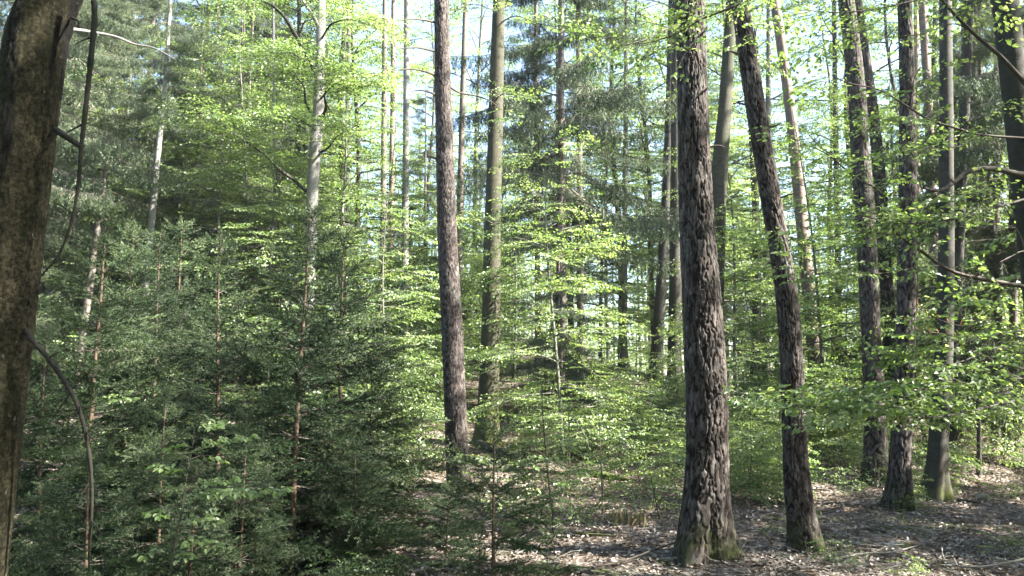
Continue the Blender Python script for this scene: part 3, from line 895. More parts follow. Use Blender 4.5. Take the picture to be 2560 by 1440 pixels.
branch(root, base, [at(1700, 62, 7.6), at(1660, 75, 7.3), at(1610, 100, 7.1), at(1560, 112, 7.0)], .014, .004, TWIG)
branch(root, base, [at(1752, 232, 7.6), at(1765, 224, 7.5), at(1772, 212, 7.5)], .012, .005, TWIG, "branch_stub")

stubs(root, base, C, R, [(2.3, -.4, .10), (3.1, -2.7, .07), (3.9, -.2, .14), (4.6, -2.9, .12), (1.5, -1.2, .05), (5.0, -1.0, .08)], 41)
# --- leaning pine
root, base, C, R = own_tree("leaning_pine", "pine leaning left at the top, standing just right of the thickest pine, mossy curved foot", "pine tree",
    [(2012, 1350, 80), (2003, 1300, 72), (1992, 1220, 66), (1987, 1120, 60), (1984, 1000, 59), (1974, 800, 57), (1959, 680, 55), (1927, 500, 52), (1898, 320, 50), (1868, 130, 46), (1848, 0, 44)], 8.3, PINE, 19, (.014, .048, .15), 130, .014, 8.0, .28, 4, 'pine', None, .022, .16)

stubs(root, base, C, R, [(2.0, -.3, .08), (2.9, -2.8, .10), (3.6, -.6, .16), (4.4, -.1, .12), (5.2, -2.9, .2)], 42)
# --- pines and beeches on the right
own_tree("grey_pine", "left one of the close pair of pine trunks behind the low leafy bough", "pine tree",
    [(2189, 1212, 60), (2188, 1120, 54), (2184, 1000, 50), (2176, 800, 47), (2166, 600, 46), (2152, 400, 45), (2140, 200, 43), (2115, 0, 40)], 12.8, PINE, 22, (.015, .062, .16), 96, .022, 9.0, .2, 4, 'pine')
own_tree("grey_pine", "right one of the close pair of pine trunks behind the low leafy bough", "pine tree",
    [(2248, 1262, 64), (2250, 1200, 52), (2253, 1080, 50), (2262, 900, 47), (2267, 700, 44), (2270, 400, 42), (2268, 200, 38), (2262, 0, 35)], 10.7, PINE, 21, (.015, .058, .16), 96, .02, 10.0, .3, 5, 'pine')
own_tree("mossy_beech", "grey beech trunk with bright moss on its foot, right of the two close pine trunks", "beech tree",
    [(2336, 1238, 50), (2341, 1180, 45), (2350, 1050, 46), (2360, 900, 42), (2366, 600, 36), (2366, 300, 32), (2364, 0, 28)], 11.6, DARK_BEECH, 20, None, 32, .05, 11.0, .55, 4)
own_tree("slim_pine", "slim pine crossing behind the left one of the close pair, top bent left", "pine tree",
    [(2240, 1180, 30), (2228, 900, 32), (2212, 650, 32), (2200, 450, 30), (2185, 300, 28), (2158, 110, 26), (2140, -20, 24)], 16.5, PINE, 20, (.012, .07, .12), 40, .05, 12.0, .2, 4, 'pine')
own_tree("pink_pine", "pine with peeling pinkish upper trunk between the leaning pine and the close pair", "pine tree",
    [(2042, 1020, 33), (2036, 900, 32), (2020, 720, 31), (2005, 560, 30), (1990, 400, 28), (1966, 200, 25), (1946, 60, 24), (1936, 0, 23)], 18.5, PINK_BARK, 22, None, 24, .08, 13.0, .2, 4, 'pine')
own_tree("pink_pine", "thin reddish pine trunk behind the mossy footed grey beech", "pine tree",
    [(2345, 1080, 24), (2340, 800, 23), (2330, 500, 22), (2318, 200, 20), (2305, 0, 19)], 19.0, PINK_BARK, 22, None, 20, .1, 14.0, .2, 4, 'pine')
own_tree("grey_beech", "grey beech leaning right just behind the thickest pine", "beech tree",
    [(1782, 900, 44), (1788, 780, 42), (1790, 640, 42), (1796, 480, 40), (1800, 400, 40), (1812, 280, 34), (1822, 120, 28), (1828, 0, 26)], 17.5, BEECH_GREEN, 21, None, 30, .06, 15.0, .2)
own_tree("stump_like_beech", "dark sunlit footed trunk peeping out right behind the mossy footed beech", "beech tree",
    [(2376, 1150, 40), (2378, 1100, 32), (2384, 900, 28), (2400, 500, 26), (2420, 100, 22)], 15.0, DARK_BEECH, 19, None, 24, .08, 16.0, .4)
mbroot, b_, C_, R_ = own_tree("dead_snag", "thin dark dead stem standing alone on the sunny floor at the right", "dead tree",
    [(2447, 1180, 12), (2448, 1100, 11), (2446, 1030, 9), (2443, 1000, 7)], 13.6, TWIG, 1.9, None, 8, .1, 17.0, .1)

# --- mid distance trunks
own_tree("background_beech", "left one of the paired dark trunks seen left of the thickest pine, on the rise", "beech tree",
    [(1640, 935, 36), (1644, 850, 30), (1652, 720, 27), (1660, 600, 25), (1668, 450, 24), (1676, 200, 20), (1680, 0, 18)], 24.0, DARK_BEECH, 22, None, 20, .1, 18.0, .25)
own_tree("background_beech", "mossy footed right one of the paired dark trunks left of the thickest pine", "beech tree",
    [(1688, 958, 40), (1686, 880, 34), (1688, 720, 31), (1690, 500, 29), (1690, 200, 25), (1690, 0, 22)], 22.5, DARK_BEECH, 22, None, 20, .1, 19.0, .25)
own_tree("background_beech", "dark trunk between the thickest pine and the leaning pine", "beech tree",
    [(1889, 975, 30), (1891, 850, 24), (1893, 650, 20), (1888, 500, 17), (1880, 380, 13)], 23.5, BEECH_GREEN, 13, None, 18, .1, 20.0, .25)
own_tree("background_beech", "thin grey trunk close beside the dark one between thickest and leaning pine", "beech tree",
    [(1914, 945, 22), (1914, 850, 18), (1916, 600, 16), (1920, 300, 14)], 26.0, BEECH, 20, None, 14, .1, 21.0, .25)
B0 = own_tree("pale_beech", "pale smooth beech trunk at left of centre, its lower part brightly sunlit", "beech tree",
    [(770, 760, 33), (773, 700, 31), (777, 600, 30), (783, 450, 29), (789, 360, 30), (795, 290, 27), (800, 150, 24), (803, 0, 22)], 20.0, PALE_BARK, 21, None, 28, .08, 22.0, .2)
own_tree("pale_spruce", "slender pale grey leaning trunk, the brighter of two at the far left", "spruce tree",
    [(362, 760, 19), (368, 690, 18), (377, 580, 17), (388, 450, 15), (401, 320, 13), (411, 235, 11), (420, 100, 9), (430, -60, 7)], 19.0, PALE_BARK, 15.5, None, 16, .1, 23.0, .15, 4, 'spruce', crown_at=300)
own_tree("pale_spruce", "short slender grey leaning trunk, the left one of two at the far left", "spruce tree",
    [(224, 720, 17), (234, 650, 16), (246, 550, 14), (262, 440, 12), (272, 390, 10), (282, 365, 7)], 18.0, SPRUCE_BARK, 6.9, None, 14, .1, 24.0, .15)
own_tree("pale_spruce", "slender whitish straight trunk left of the slim grey pine", "spruce tree",
    [(1012, 800, 19), (1012, 650, 18), (1014, 450, 17), (1016, 250, 16), (1017, 0, 14)], 22.0, PALE_BARK, 22, None, 16, .1, 25.0, .15)
own_tree("blue_grey_spruce", "slender bluish grey trunk in the bright sky gap between slim pine and olive beech", "spruce tree",
    [(1146, 800, 19), (1149, 640, 18), (1153, 400, 16), (1158, 200, 14), (1164, 0, 12)], 24.0, SPRUCE_BARK, 22, None, 16, .1, 26.0, .15)
for px0, px1, yy, w, lab, mt in [
    (955, 962, 27, 16, "brown spruce trunk left of the whitish straight trunk", SPRUCE_BARK), (975, 984, 29, 15, "reddish brown trunk touching the whitish straight trunk", PINK_BARK),
    (600, 608, 25, 12, "thin sunlit brown trunk left of the pale smooth beech", SPRUCE_BARK), (742, 748, 28, 14, "dim grey trunk just left of the pale smooth beech", DARK_BEECH),
    (690, 684, 23, 9, "thin pale pole of a trunk between brown trunk and pale smooth beech", PALE_BARK), (552, 546, 27, 13, "dark trunk behind the drooping spruce at left", SPRUCE_BARK),
    (865, 872, 30, 15, "grey trunk right of the pale smooth beech", BEECH), (1395, 1404, 19, 15, "straight brown trunk of the drooping spruce thicket at the centre", SPRUCE_BARK),
    (1452, 1446, 21, 17, "dark trunk right beside the straight brown one at the centre", SPRUCE_BARK), (1345, 1340, 25, 14, "dim trunk left beside the straight brown one at the centre", SPRUCE_BARK),
    (2440, 2436, 22, 16, "thin dark trunk against the sky near the right edge, left one", DARK_BEECH), (2478, 2445, 24, 14, "thin dark trunk against the sky near the right edge, leaning left", DARK_BEECH),
    (2490, 2492, 18, 18, "brown trunk in shade near the right edge behind bare twigs", SPRUCE_BARK), (2535, 2530, 17, 20, "dim broad trunk at the right edge in spruce shade", SPRUCE_BARK),
    (2100, 2085, 26, 15, "dark trunk behind the sky gap right of the pinkish pine", DARK_BEECH), (2400, 2410, 20, 17, "dark trunk right of the mossy footed beech", DARK_BEECH),
    (1560, 1566, 27, 14, "dim grey trunk at the centre right, left of the paired dark trunks", BEECH), (2300, 2290, 24, 15, "dim brown trunk behind the right one of the close pines", PINK_BARK)]:
    xg = (px0 - 1280) / F_PX * yy
    g = float(height(xg, yy)); zb = 965 - F_PX * (g - 1.6) / yy
    own_tree("background_tree", lab, "tree", [(px0, zb, w * 1.15), (px0 * .7 + px1 * .3, (zb * .66), w), (px0 * .3 + px1 * .7, zb * .33, w * .85), (px1, 0, w * .7)], yy, mt, 21, None, 14, .12, px0 * .013, .2)

# ------------------------------------------------------------------ right edge beech with its boughs
root, base, C, R = own_tree("edge_beech", "dark smooth beech curving out of the picture at the right edge, with long leafy boughs", "beech tree",
    [(2640, 1200, 84), (2618, 900, 80), (2590, 640, 74), (2568, 480, 70), (2545, 280, 64), (2528, 130, 60), (2512, 0, 58)], 6.2, DARK_BEECH, 17, None, 40, .04, 27.0, .2)

def bough(root, base, pix, ys, r0, r1, seed, leafy=(0, 1), gap=.11, scale=.9, twigs=(), temps=None, mat=None, fan=1.0, lbl=None, drop=0.0):
    """a leafy bough: wood as a branch of the tree, leaves as its own part of the branch"""
    rng = np.random.default_rng(seed)
    ys = np.interp(np.linspace(0, 1, len(pix)), np.linspace(0, 1, len(ys)), ys)
    mb = MB()
    P = stick(mb, [at(a, b, y) for (a, b), y in zip(pix, ys)], r0, r1, 8, None, .05, seed)
    lines = [(P, leafy)]
    for tp, ty, tr, tl in twigs:
        Q = stick(mb, [at(a, b, y) for (a, b), y in zip(tp, np.linspace(ty[0], ty[1], len(tp)))], tr, .0015, 5, None, .05, seed)
        lines.append((Q, tl))
    items = []
    for Q, lf in lines:
        if lf is None: continue
        seglen = np.linalg.norm(np.diff(Q, axis=0), axis=1); s = np.concatenate([[0], np.cumsum(seglen)]); tot = s[-1]
        q = tot * lf[0]; side = 1
        while q < tot * lf[1]:
            i = min(np.searchsorted(s, q), len(Q) - 1); d = Q[i] - Q[i - 1] if i else Q[1] - Q[0]
            d /= np.linalg.norm(d)
            ang = math.atan2(d[1], d[0]) + side * rng.uniform(.4, 1.1) * fan
            items.append((Q[i], np.array([math.cos(ang), math.sin(ang), d[2] * .4 - drop + rng.normal(0, .12)]), np.array([rng.normal(0, .2), rng.normal(0, .2), 1]), scale * rng.uniform(.6, 1.15)))
            side = -side; q += gap * rng.uniform(.6, 1.4)
        if lf[1] >= 1: items.append((Q[-1], Q[-1] - Q[-2], np.array([0.01, 0, 1]), scale * .9))
    o = mb.build("branch", mat or TWIG, root, base)
    if lbl: o["label"] = lbl
    if items:
        lm = MB(); bake_set(lm, temps or SPRAY_NEAR, items, 0, 1, seed, .2)
        l = lm.build("leaves", [BEECH_LEAF, TWIG], o, base)
    return o

bough(root, base, [(2560, 437), (2545, 435), (2480, 422), (2420, 430), (2380, 460), (2345, 476), (2308, 470)], [6.1, 5.7], .026, .010, 1, None, lbl="thick bare crooked branch", twigs=(
    ([(2345, 478), (2340, 500), (2325, 540), (2318, 560)], (5.75, 5.6), .006, (.3, 1)), ([(2385, 458), (2360, 430), (2348, 418)], (5.8, 5.7), .006, None)))
bough(root, base, [(2575, 495), (2480, 521), (2400, 545), (2300, 557), (2230, 555), (2120, 530)], [6.1, 5.6], .012, .003, 2, (.2, 1), .09, .8, twigs=(
    ([(2470, 524), (2440, 500), (2400, 480), (2360, 490)], (5.9, 5.7), .005, (.2, 1)),))
bough(root, base, [(2575, 347), (2450, 337), (2400, 323), (2325, 300), (2275, 270), (2200, 226), (2125, 208), (2080, 190)], [6.1, 5.6], .012, .003, 3, (.15, 1), .10, .75, twigs=(
    ([(2325, 300), (2270, 308), (2220, 312), (2200, 305)], (5.9, 5.7), .004, (.3, 1)), ([(2400, 322), (2440, 300), (2500, 275), (2560, 250)], (5.9, 5.6), .005, (.3, 1)),
    ([(2275, 270), (2285, 200), (2310, 150)], (5.8, 5.6), .005, (.2, 1)), ([(2450, 337), (2400, 365), (2330, 372), (2260, 380)], (6.0, 5.7), .005, (.1, 1))))
bough(root, base, [(2590, 722), (2560, 716), (2480, 702), (2400, 685), (2350, 662), (2300, 625), (2250, 590), (2222, 550), (2200, 480), (2140, 445), (2075, 390), (2040, 372)], [6.2, 5.5], .019, .003, 4, (.45, 1), .10, .8,
    lbl="long dead grey bough sunlit at its thick end", twigs=(
    ([(2245, 588), (2180, 582), (2125, 580), (2060, 598), (2000, 590)], (5.8, 5.5), .006, (.25, 1)), ([(2200, 480), (2225, 450), (2235, 400), (2260, 370)], (5.6, 5.6), .004, (.3, 1)),
    ([(2352, 664), (2300, 668), (2230, 680), (2150, 688), (2080, 680), (2000, 672)], (5.9, 5.4), .006, (.2, 1)), ([(2420, 690), (2400, 670), (2390, 640), (2370, 620)], (6.0, 5.9), .003, None),
    ([(2430, 692), (2470, 680), (2510, 672), (2540, 660)], (6.0, 5.7), .003, None), ([(2425, 690), (2440, 715), (2460, 728)], (6.0, 5.8), .003, None), ([(2480, 702), (2500, 715), (2530, 722)], (6.0, 5.8), .003, None),
    ([(2300, 625), (2290, 660), (2295, 720), (2290, 780), (2270, 850)], (5.8, 5.6), .004, (.5, 1))))
bough(root, base, [(2340, -30), (2355, 0), (2425, 75), (2500, 140), (2560, 205), (2600, 250)], [5.2, 5.6], .007, .020, 5, (0, .5), .2, .7, lbl="bough sunlit along its upper side", twigs=(
    ([(2425, 75), (2380, 60), (2300, 85), (2230, 92), (2180, 80)], (5.4, 5.2), .005, (.1, 1)), ([(2390, 40), (2430, 30), (2480, 10)], (5.3, 5.2), .004, (.1, 1))))
bough(root, base, [(2600, 985), (2540, 1002), (2475, 1016), (2410, 1033), (2325, 1044), (2240, 1040), (2130, 1022), (2040, 1016), (1975, 1012)], [6.1, 5.2], .012, .003, 6, (.05, 1), .06, .85, temps=SPRAY_FLAT, drop=-.03,
    lbl="low bough thick with sunlit leaves", twigs=(
    ([(2475, 1016), (2400, 985), (2320, 975), (2230, 968), (2150, 972)], (5.7, 5.3), .005, (.1, 1)), ([(2540, 1002), (2520, 980), (2480, 968), (2420, 962)], (5.9, 5.6), .004, (.1, 1)),
    ([(2410, 1033), (2350, 1012), (2280, 1000), (2200, 998), (2120, 990)], (5.6, 5.5), .004, (.1, 1)), ([(2325, 1044), (2270, 1020), (2190, 1020), (2110, 1040)], (5.5, 5.0), .004, (.1, 1))))
bough(root, base, [(2590, 820), (2520, 832), (2440, 838), (2390, 840), (2340, 832), (2290, 826), (2262, 808)], [6.0, 5.5], .008, .002, 7, None, lbl="bare twigs with long brown buds", twigs=(
    ([(2400, 815), (2350, 800), (2320, 785), (2300, 772), (2292, 758)], (5.6, 5.5), .003, None), ([(2440, 838), (2400, 852), (2340, 852), (2280, 840)], (5.7, 5.6), .003, None)))
bough(root, base, [(2590, 930), (2540, 918), (2490, 905), (2450, 884), (2400, 872), (2340, 868)], [6.0, 5.4], .009, .003, 8, (.1, 1), .09, .85, twigs=(
    ([(2490, 905), (2470, 870), (2430, 842), (2400, 830)], (5.7, 5.5), .004, (.1, 1)), ([(2450, 884), (2400, 905), (2340, 915), (2290, 900)], (5.6, 5.4), .004, (.1, 1)), ([(2540, 918), (2550, 860), (2530, 810), (2490, 780)], (5.8, 5.7), .004, (.1, 1)),
    ([(2540, 918), (2580, 870), (2570, 800), (2540, 760)], (5.8, 5.9), .004, (.2, 1))))
bough(root, base, [(2620, 640), (2560, 628), (2530, 640), (2500, 655)], [6.1, 5.8], .008, .003, 9, None, twigs=(([(2560, 628), (2555, 600), (2540, 570)], (6, 5.9), .004, (.3, 1)),))
bough(root, base, [(2516, -120), (2300, -90), (2050, -50), (1900, -10), (1800, 30), (1750, 50), (1700, 80), (1630, 105), (1560, 112)], [6.2, 6.6], .016, .003, 11, (.45, 1), .09, .9, twigs=(
    ([(1760, 52), (1740, 95), (1715, 130), (1700, 160)], (6.6, 6.4), .004, (.1, 1)), ([(1700, 80), (1640, 60), (1570, 50), (1500, 70)], (6.6, 6.4), .004, (.1, 1)), ([(1850, 10), (1840, 60), (1850, 110), (1880, 130)], (6.6, 6.3), .004, (.1, 1))))
bough(root, base, [(2514, -60), (2400, -30), (2250, 10), (2120, 30), (2000, 25)], [6.2, 6.0], .010, .003, 12, (.3, 1), .10, .85, twigs=(
    ([(2250, 10), (2200, 50), (2150, 80), (2080, 85)], (6.1, 6), .004, (.1, 1)),))
# long brown buds on the bare twigs
bm_ = MB()
rng = np.random.default_rng(77)
for line in ([(2262, 808), (2290, 826), (2340, 832), (2390, 840)], [(2292, 758), (2300, 772), (2320, 785), (2350, 800), (2400, 815)]):
    for q in range(8):
        f = q / 7 * (len(line) - 1); i = min(int(f), len(line) - 2)
        a = np.array(line[i]) + (np.array(line[i + 1]) - line[i]) * (f - i)
        p = at(a[0], a[1], 5.55)
        d = np.array([rng.normal(-.15, .3), rng.normal(0, .3), 1.0]); d /= np.linalg.norm(d)
        v, f_ = tube([p, p + d * .012, p + d * .028, p + d * .04], [.0015, .0042, .0036, .0006], 6); bm_.add(v, f_, 0, None, True)
tag(bm_.build("buds", BUD, root, base), None, None, None, "stuff")

# --- boughs of the olive beech that cross its trunk in leafy layers
root, base, C, R = OLIVE
for k, (pix, ys, sd) in enumerate([([(1235, 560), (1200, 545), (1150, 550), (1100, 560)], [14.9, 13.4], 21), ([(1238, 560), (1260, 560), (1300, 575), (1360, 590)], [14.9, 13.6], 22),
                          ([(1230, 700), (1270, 660), (1330, 640), (1400, 645)], [14.9, 13.3], 23), ([(1245, 30), (1220, 20), (1180, 10), (1120, 30)], [15, 13.4], 24), ([(1236, 250), (1260, 235), (1300, 240)], [15, 14], 25),
                          ([(1243, 240), (1230, 225), (1228, 260), (1240, 300)], [15, 14.4], 26), ([(1232, 700), (1240, 690), (1270, 700), (1300, 720)], [14.9, 14.2], 27), ([(1247, 60), (1290, 40), (1350, 60), (1420, 70)], [15, 13.6], 28)]):
    bough(root, base, pix, ys, .014, .004, sd, (.1, 1), .13, .95, (), SPRAY)

# --- limbs of the pale beech: bare wood at the fork and one long leafy limb to the left
root, base, C, R = B0
for k, (pix, ys, r0, sd, lf) in enumerate([([(766, 478), (735, 450), (700, 425), (660, 385), (600, 345), (548, 308), (500, 290)], [20, 17.2], .05, 31, (.3, 1)), ([(800, 300), (815, 270), (812, 235), (830, 200)], [20, 19], .05, 32, (.4, 1)),
                          ([(785, 290), (765, 260), (760, 220), (740, 190)], [20, 18.6], .045, 33, (.4, 1)), ([(803, 380), (820, 370), (845, 340), (880, 320)], [20, 18.6], .035, 34, (.3, 1)), ([(798, 70), (770, 20), (730, -30)], [20, 19], .06, 35, (.5, 1)),
                          ([(798, 200), (770, 160), (720, 130), (660, 140)], [20, 17.6], .03, 37, (.1, 1)), ([(800, 250), (830, 215), (880, 190), (930, 200)], [20, 17.8], .03, 38, (.1, 1)), ([(802, 100), (830, 60), (880, 50), (940, 70)], [20, 17.8], .03, 39, (.1, 1)), ([(797, 330), (750, 300), (700, 290), (650, 300)], [20, 17.5], .03, 40, (.1, 1)),
                          ([(790, 180), (740, 90), (700, 30), (650, 0), (600, 10), (560, 50)], [20, 17], .06, 36, (.4, 1))]):
    bough(root, base, pix, ys, r0, .008, sd, lf, .06, 1.25, (), SPRAY, PALE_BARK if k == 4 else DARK_BEECH)

# ------------------------------------------------------------------ copies: where the kinds stand
def spot(px, y):
    x = (px - 1280) / F_PX * y
    return (x, y, float(height(x, y)) - .02)

rng = random.Random(5)
# young spruces of the thicket on the left: each with its own description
G = "young spruces in the thicket on the left"
for px, y, k, s, lab in [
    (742, 7.4, 0, 1.02, "foremost young spruce of the left thicket with a bright reddish stem"),
    (560, 8.6, 0, 1.00, "young spruce with a thin dark red stem left of the foremost one"),
    (850, 8.9, 1, 1.28, "young spruce with a straight brown stem right of the foremost one"),
    (243, 7.2, 0, 1.00, "young spruce with a dark stem beside the drooping branch of the near trunk"),
    (935, 9.2, 1, .74, "bushy young spruce just left of the slim grey pine"),
    (1238, 6.9, 2, .98, "small dark spruce in front of the slim grey pine's foot"),
    (1120, 7.6, 2, .55, "lowest dark spruce left of the small one by the slim grey pine's foot"),
    (392, 10.8, 0, 1.12, "young spruce in front of the brighter leaning pale trunk"),
    (440, 11.6, 0, 1.22, "sunlit young spruce just right of the brighter leaning pale trunk"),
    (320, 12.0, 0, 1.22, "young spruce at the far left with pointed sunlit top"),
    (128, 6.6, 1, .80, "dark low spruce beside the near mossy trunk"),
    (420, 6.4, 1, .60, "low dark spruce under the bright green sapling"),
    (620, 6.6, 1, .55, "low dark spruce left of the foremost spruce's foot"),
    (900, 7.4, 1, .52, "low bushy spruce right of the foremost spruce's foot"),
    (860, 12.5, 1, 1.2, "young spruce far behind the bushy one by the slim pine"),
    (20, 11.5, 0, 1.1, "young spruce at the left edge beyond the near trunk"),
    (250, 5.6, 2, .9, "very low spruce sprout at the bottom left corner"),
    (500, 5.8, 2, .8, "very low spruce sprout at the bottom below the bright sapling")]:
    SPRUCE_Y[k].place(spot(px, y), rng.uniform(0, 6.28), s, lab, "young spruce", G, (rng.gauss(0, .015), rng.gauss(0, .015)))

# tall spruces
G = "tall spruces behind the thicket"
for px, y, k, s, lab in [
    (480, 21.5, 2, .95, "dense dark spruce standing right behind the brighter leaning pale trunk"), (90, 21, 0, 1.0, "dark tall spruce behind the near mossy trunk"),
    (190, 24, 0, 1.0, "tall spruce in bluish shade at the far left"), (330, 27, 0, 1.1, "tall spruce in shade left of the drooping one"), (540, 29, 1, .95, "tall spruce with many dead twigs on a bare trunk at left"),
    (620, 31, 1, 1.0, "tall bare trunked spruce in the brown dead twig zone"), (700, 34, 0, 1.1, "tall dark spruce seen left of the pale smooth beech"), (275, 23.5, 2, 1.0, "dense dark spruce between the two leaning pale trunks"), (165, 21, 2, 1.05, "dense dark spruce right of the near mossy trunk"), (590, 25, 2, 1.05, "dense dark spruce among the brown dead twigs"),
    (1405, 19.5, 0, .98, "tall drooping spruce with sunlit hanging twigs at the centre"),  
    (1062, 25, 2, .8, "dark spruce seen between whitish trunk and slim grey pine"), (1400, 17.5, 2, .5, "low dark dense spruce at the foot of the centre spruces"),
    (2500, 16.5, 2, 1.0, "dark dense spruce in shade near the right edge"), (2590, 15, 0, .9, "tall spruce in shade at the right edge"), (2250, 28, 2, 1.0, "dark spruce behind the close pair of pines"),
    (-40, 17, 0, 1.0, "tall spruce left of the near mossy trunk")]:
    SPRUCE_T[k].place(spot(px, y), rng.uniform(0, 6.28), s, lab, "spruce tree", G)

# leafy young beeches of the middle distance
G = "young beeches in fresh leaf"
for px, y, k, s, lab in [
    (1405, 13.8, 0, .78, "young beech with thin crooked stem at the centre near the olive beech"),  
     (1150, 18.5, 2, .95, "leafy young beech between slim grey pine and olive beech"), (1075, 18.5, 2, .95, "bright young beech just left of the slim grey pine"),
    (950, 21, 1, .8, "young beech in front of the whitish straight trunk"), (975, 16.5, 2, .95, "sunlit young beech right of the pale smooth beech"), (830, 23, 1, 1.1, "tall young beech behind the pale smooth beech"),
    (670, 21, 1, 1.0, "sunlit young beech with long level layers left of the pale smooth beech"), (610, 21, 1, 1.1, "young beech over the dead twig zone"), (520, 22, 0, 1.1, "young beech right of the drooping spruce at left"),
    (330, 21.5, 1, .95, "sunlit young beech left of the brighter leaning trunk"), (235, 20.2, 0, 1.1, "sunlit young beech next to the near mossy trunk's upper part"), (400, 23, 1, 1.1, "young beech above the leaning pale trunks"),
    (1835, 20, 1, .9, "young beech between thickest pine and leaning pine"), (1900, 15.5, 2, .9, "short leafy young beech behind the leaning pine"), (2060, 17, 0, .95, "leafy young beech right of the leaning pine"),
    (2110, 17.5, 2, .85, "short young beech left of the close pair of pines"), (2300, 16, 0, .9, "leafy young beech behind the right one of the close pines"), (2410, 21, 1, 1.0, "leafy young beech right of the mossy footed beech"),
    (2500, 19, 1, .9, "leafy young beech near the right edge"), 
    (1980, 24, 1, 1.0, "tall young beech behind the pinkish pine"), (2200, 23, 1, 1.1, "tall young beech behind the close pair of pines"), (1740, 26, 1, 1.1, "tall young beech behind the thickest pine"),
    (1005, 25, 1, .74, "young beech low in the sky gap left of the slim grey pine"), (1120, 24, 1, .68, "young beech low in the sky gap right of the slim grey pine"), (1205, 27, 1, .74, "young beech behind the olive beech"), (1285, 24, 0, 1.1, "young beech right behind the olive beech"),
    (430, 25, 1, 1.2, "tall young beech behind the drooping spruce top"), (160, 24, 1, 1.2, "tall young beech at the far left behind the near trunk"), (700, 24, 0, 1.3, "tall young beech left behind the pale smooth beech"), (1500, 27, 1, 1.2, "tall young beech right behind the drooping centre spruce"),
    (560, 20, 0, 1.15, "tall young beech below the long leafy limb of the pale smooth beech")]:
    UNDER[k].place(spot(px, y), rng.uniform(0, 6.28), s, lab, "young beech", G, (rng.gauss(0, .03), rng.gauss(0, .03)))

# tall beeches in leaf
G = "tall beeches in the background"
for px, y, k, s, lab in [
    (1640, 29, 2, 1.0, "tall leafy beech behind the paired dark trunks"), (1560, 33, 0, 1.0, "tall leafy beech left behind the paired dark trunks"), (1720, 31, 0, 1.0, "tall leafy beech behind the thickest pine"),
    (1800, 27, 2, 1.0, "tall leafy beech over the grey forked beech"), (1890, 30, 0, 1.0, "tall leafy beech behind the leaning pine"), (1945, 34, 1, .9, "tall beech behind the pinkish pine"), (2080, 31, 2, .95, "tall leafy beech left of the close pair of pines"),
    (2170, 29, 0, 1.0, "tall leafy beech behind the close pair of pines"), (2310, 25, 2, 1.0, "tall leafy beech behind the mossy footed beech"), (2400, 27, 0, 1.0, "tall leafy beech right behind the mossy footed beech"), (2470, 31, 1, 1.0, "tall beech near the right edge"),
    (2560, 26, 2, 1.0, "tall leafy beech at the right edge"), (850, 30, 0, 1.0, "tall leafy beech behind the whitish straight trunk"), (770, 36, 1, 1.0, "tall beech behind the pale smooth beech"), (760, 28, 2, 1.05, "tall leafy beech left behind the pale smooth beech"),
    (895, 29, 2, 1.0, "tall leafy beech just left of the whitish straight trunk"), (640, 27, 2, 1.0, "tall leafy beech over the brown trunks at left"), (500, 33, 0, 1.0, "tall leafy beech behind the drooping spruce at left"), (260, 31, 1, 1.0, "tall beech at the far left"), (150, 28, 2, 1.0, "tall leafy beech by the near mossy trunk"),
    (1390, 31, 2, .95, "tall leafy beech right of the olive beech"), (1430, 34, 0, .95, "tall leafy beech behind the centre spruces"), (40, 30, 0, 1.0, "tall leafy beech at the left edge"), (1175, 41, 1, 1.0, "tall beech far behind the bright sky gap"), (1060, 38, 2, 1.05, "tall beech far behind the left part of the sky gap"), (2680, 24, 0, 1.0, "tall leafy beech past the right edge")]:
    TALL[k].place(spot(px, y), rng.uniform(0, 6.28), s, lab, "beech tree", G)

for q in range(26):
    UNDER[rng.choice([0, 1, 2])].place(spot(rng.uniform(-100, 2660), rng.uniform(28, 42)), rng.uniform(0, 6.28), rng.uniform(.6, .85), "small leafy beech filling the gaps between the far trunks", "young beech", "small far beeches")
# farther trees, which nothing tells apart
for q in range(36):
    y = rng.uniform(38, 62); px = rng.uniform(-150, 2750)
    low = 960 < px < 1290 or 1990 < px < 2060
    if rng.random() < .3:
        SPRUCE_T[rng.choice([0, 1])].place(spot(px, y), rng.uniform(0, 6.28), rng.uniform(.5, .6) if low else rng.uniform(.85, 1.1), "hazy far spruce standing deep in the wood behind all nearer trunks", "spruce tree", "far spruces")
    else:
        TALL[rng.choice([0, 1, 2])].place(spot(px, y), rng.uniform(0, 6.28), rng.uniform(.4, .5) if low else rng.uniform(.85, 1.1), "pale green far beech standing deep in the wood behind all nearer trunks", "beech tree", "far beeches")

# trees added to the right and behind, outside the picture, to shade the foreground
for q, (x, y, k, s) in enumerate([(9.2, 3.2, 0, .9), (9.5, 7.5, 2, .95), (14, 1, 1, .9), (7.5, -3.0, 0, .9), (2.5, -2.2, 0, .85), (-3.2, -2.6, 0, .85), (0, -6, 1, .9), (-7, -1, 2, .9), (-9, 6, 2, .8), (4.8, 0.8, 2, .95)]):
    TALL[k].place((x, y, float(height(x, y)) - .05), q * 1.7, s, "tall shade beech added beside the viewer, outside the picture", "beech tree", "shade beeches added beside the viewer")

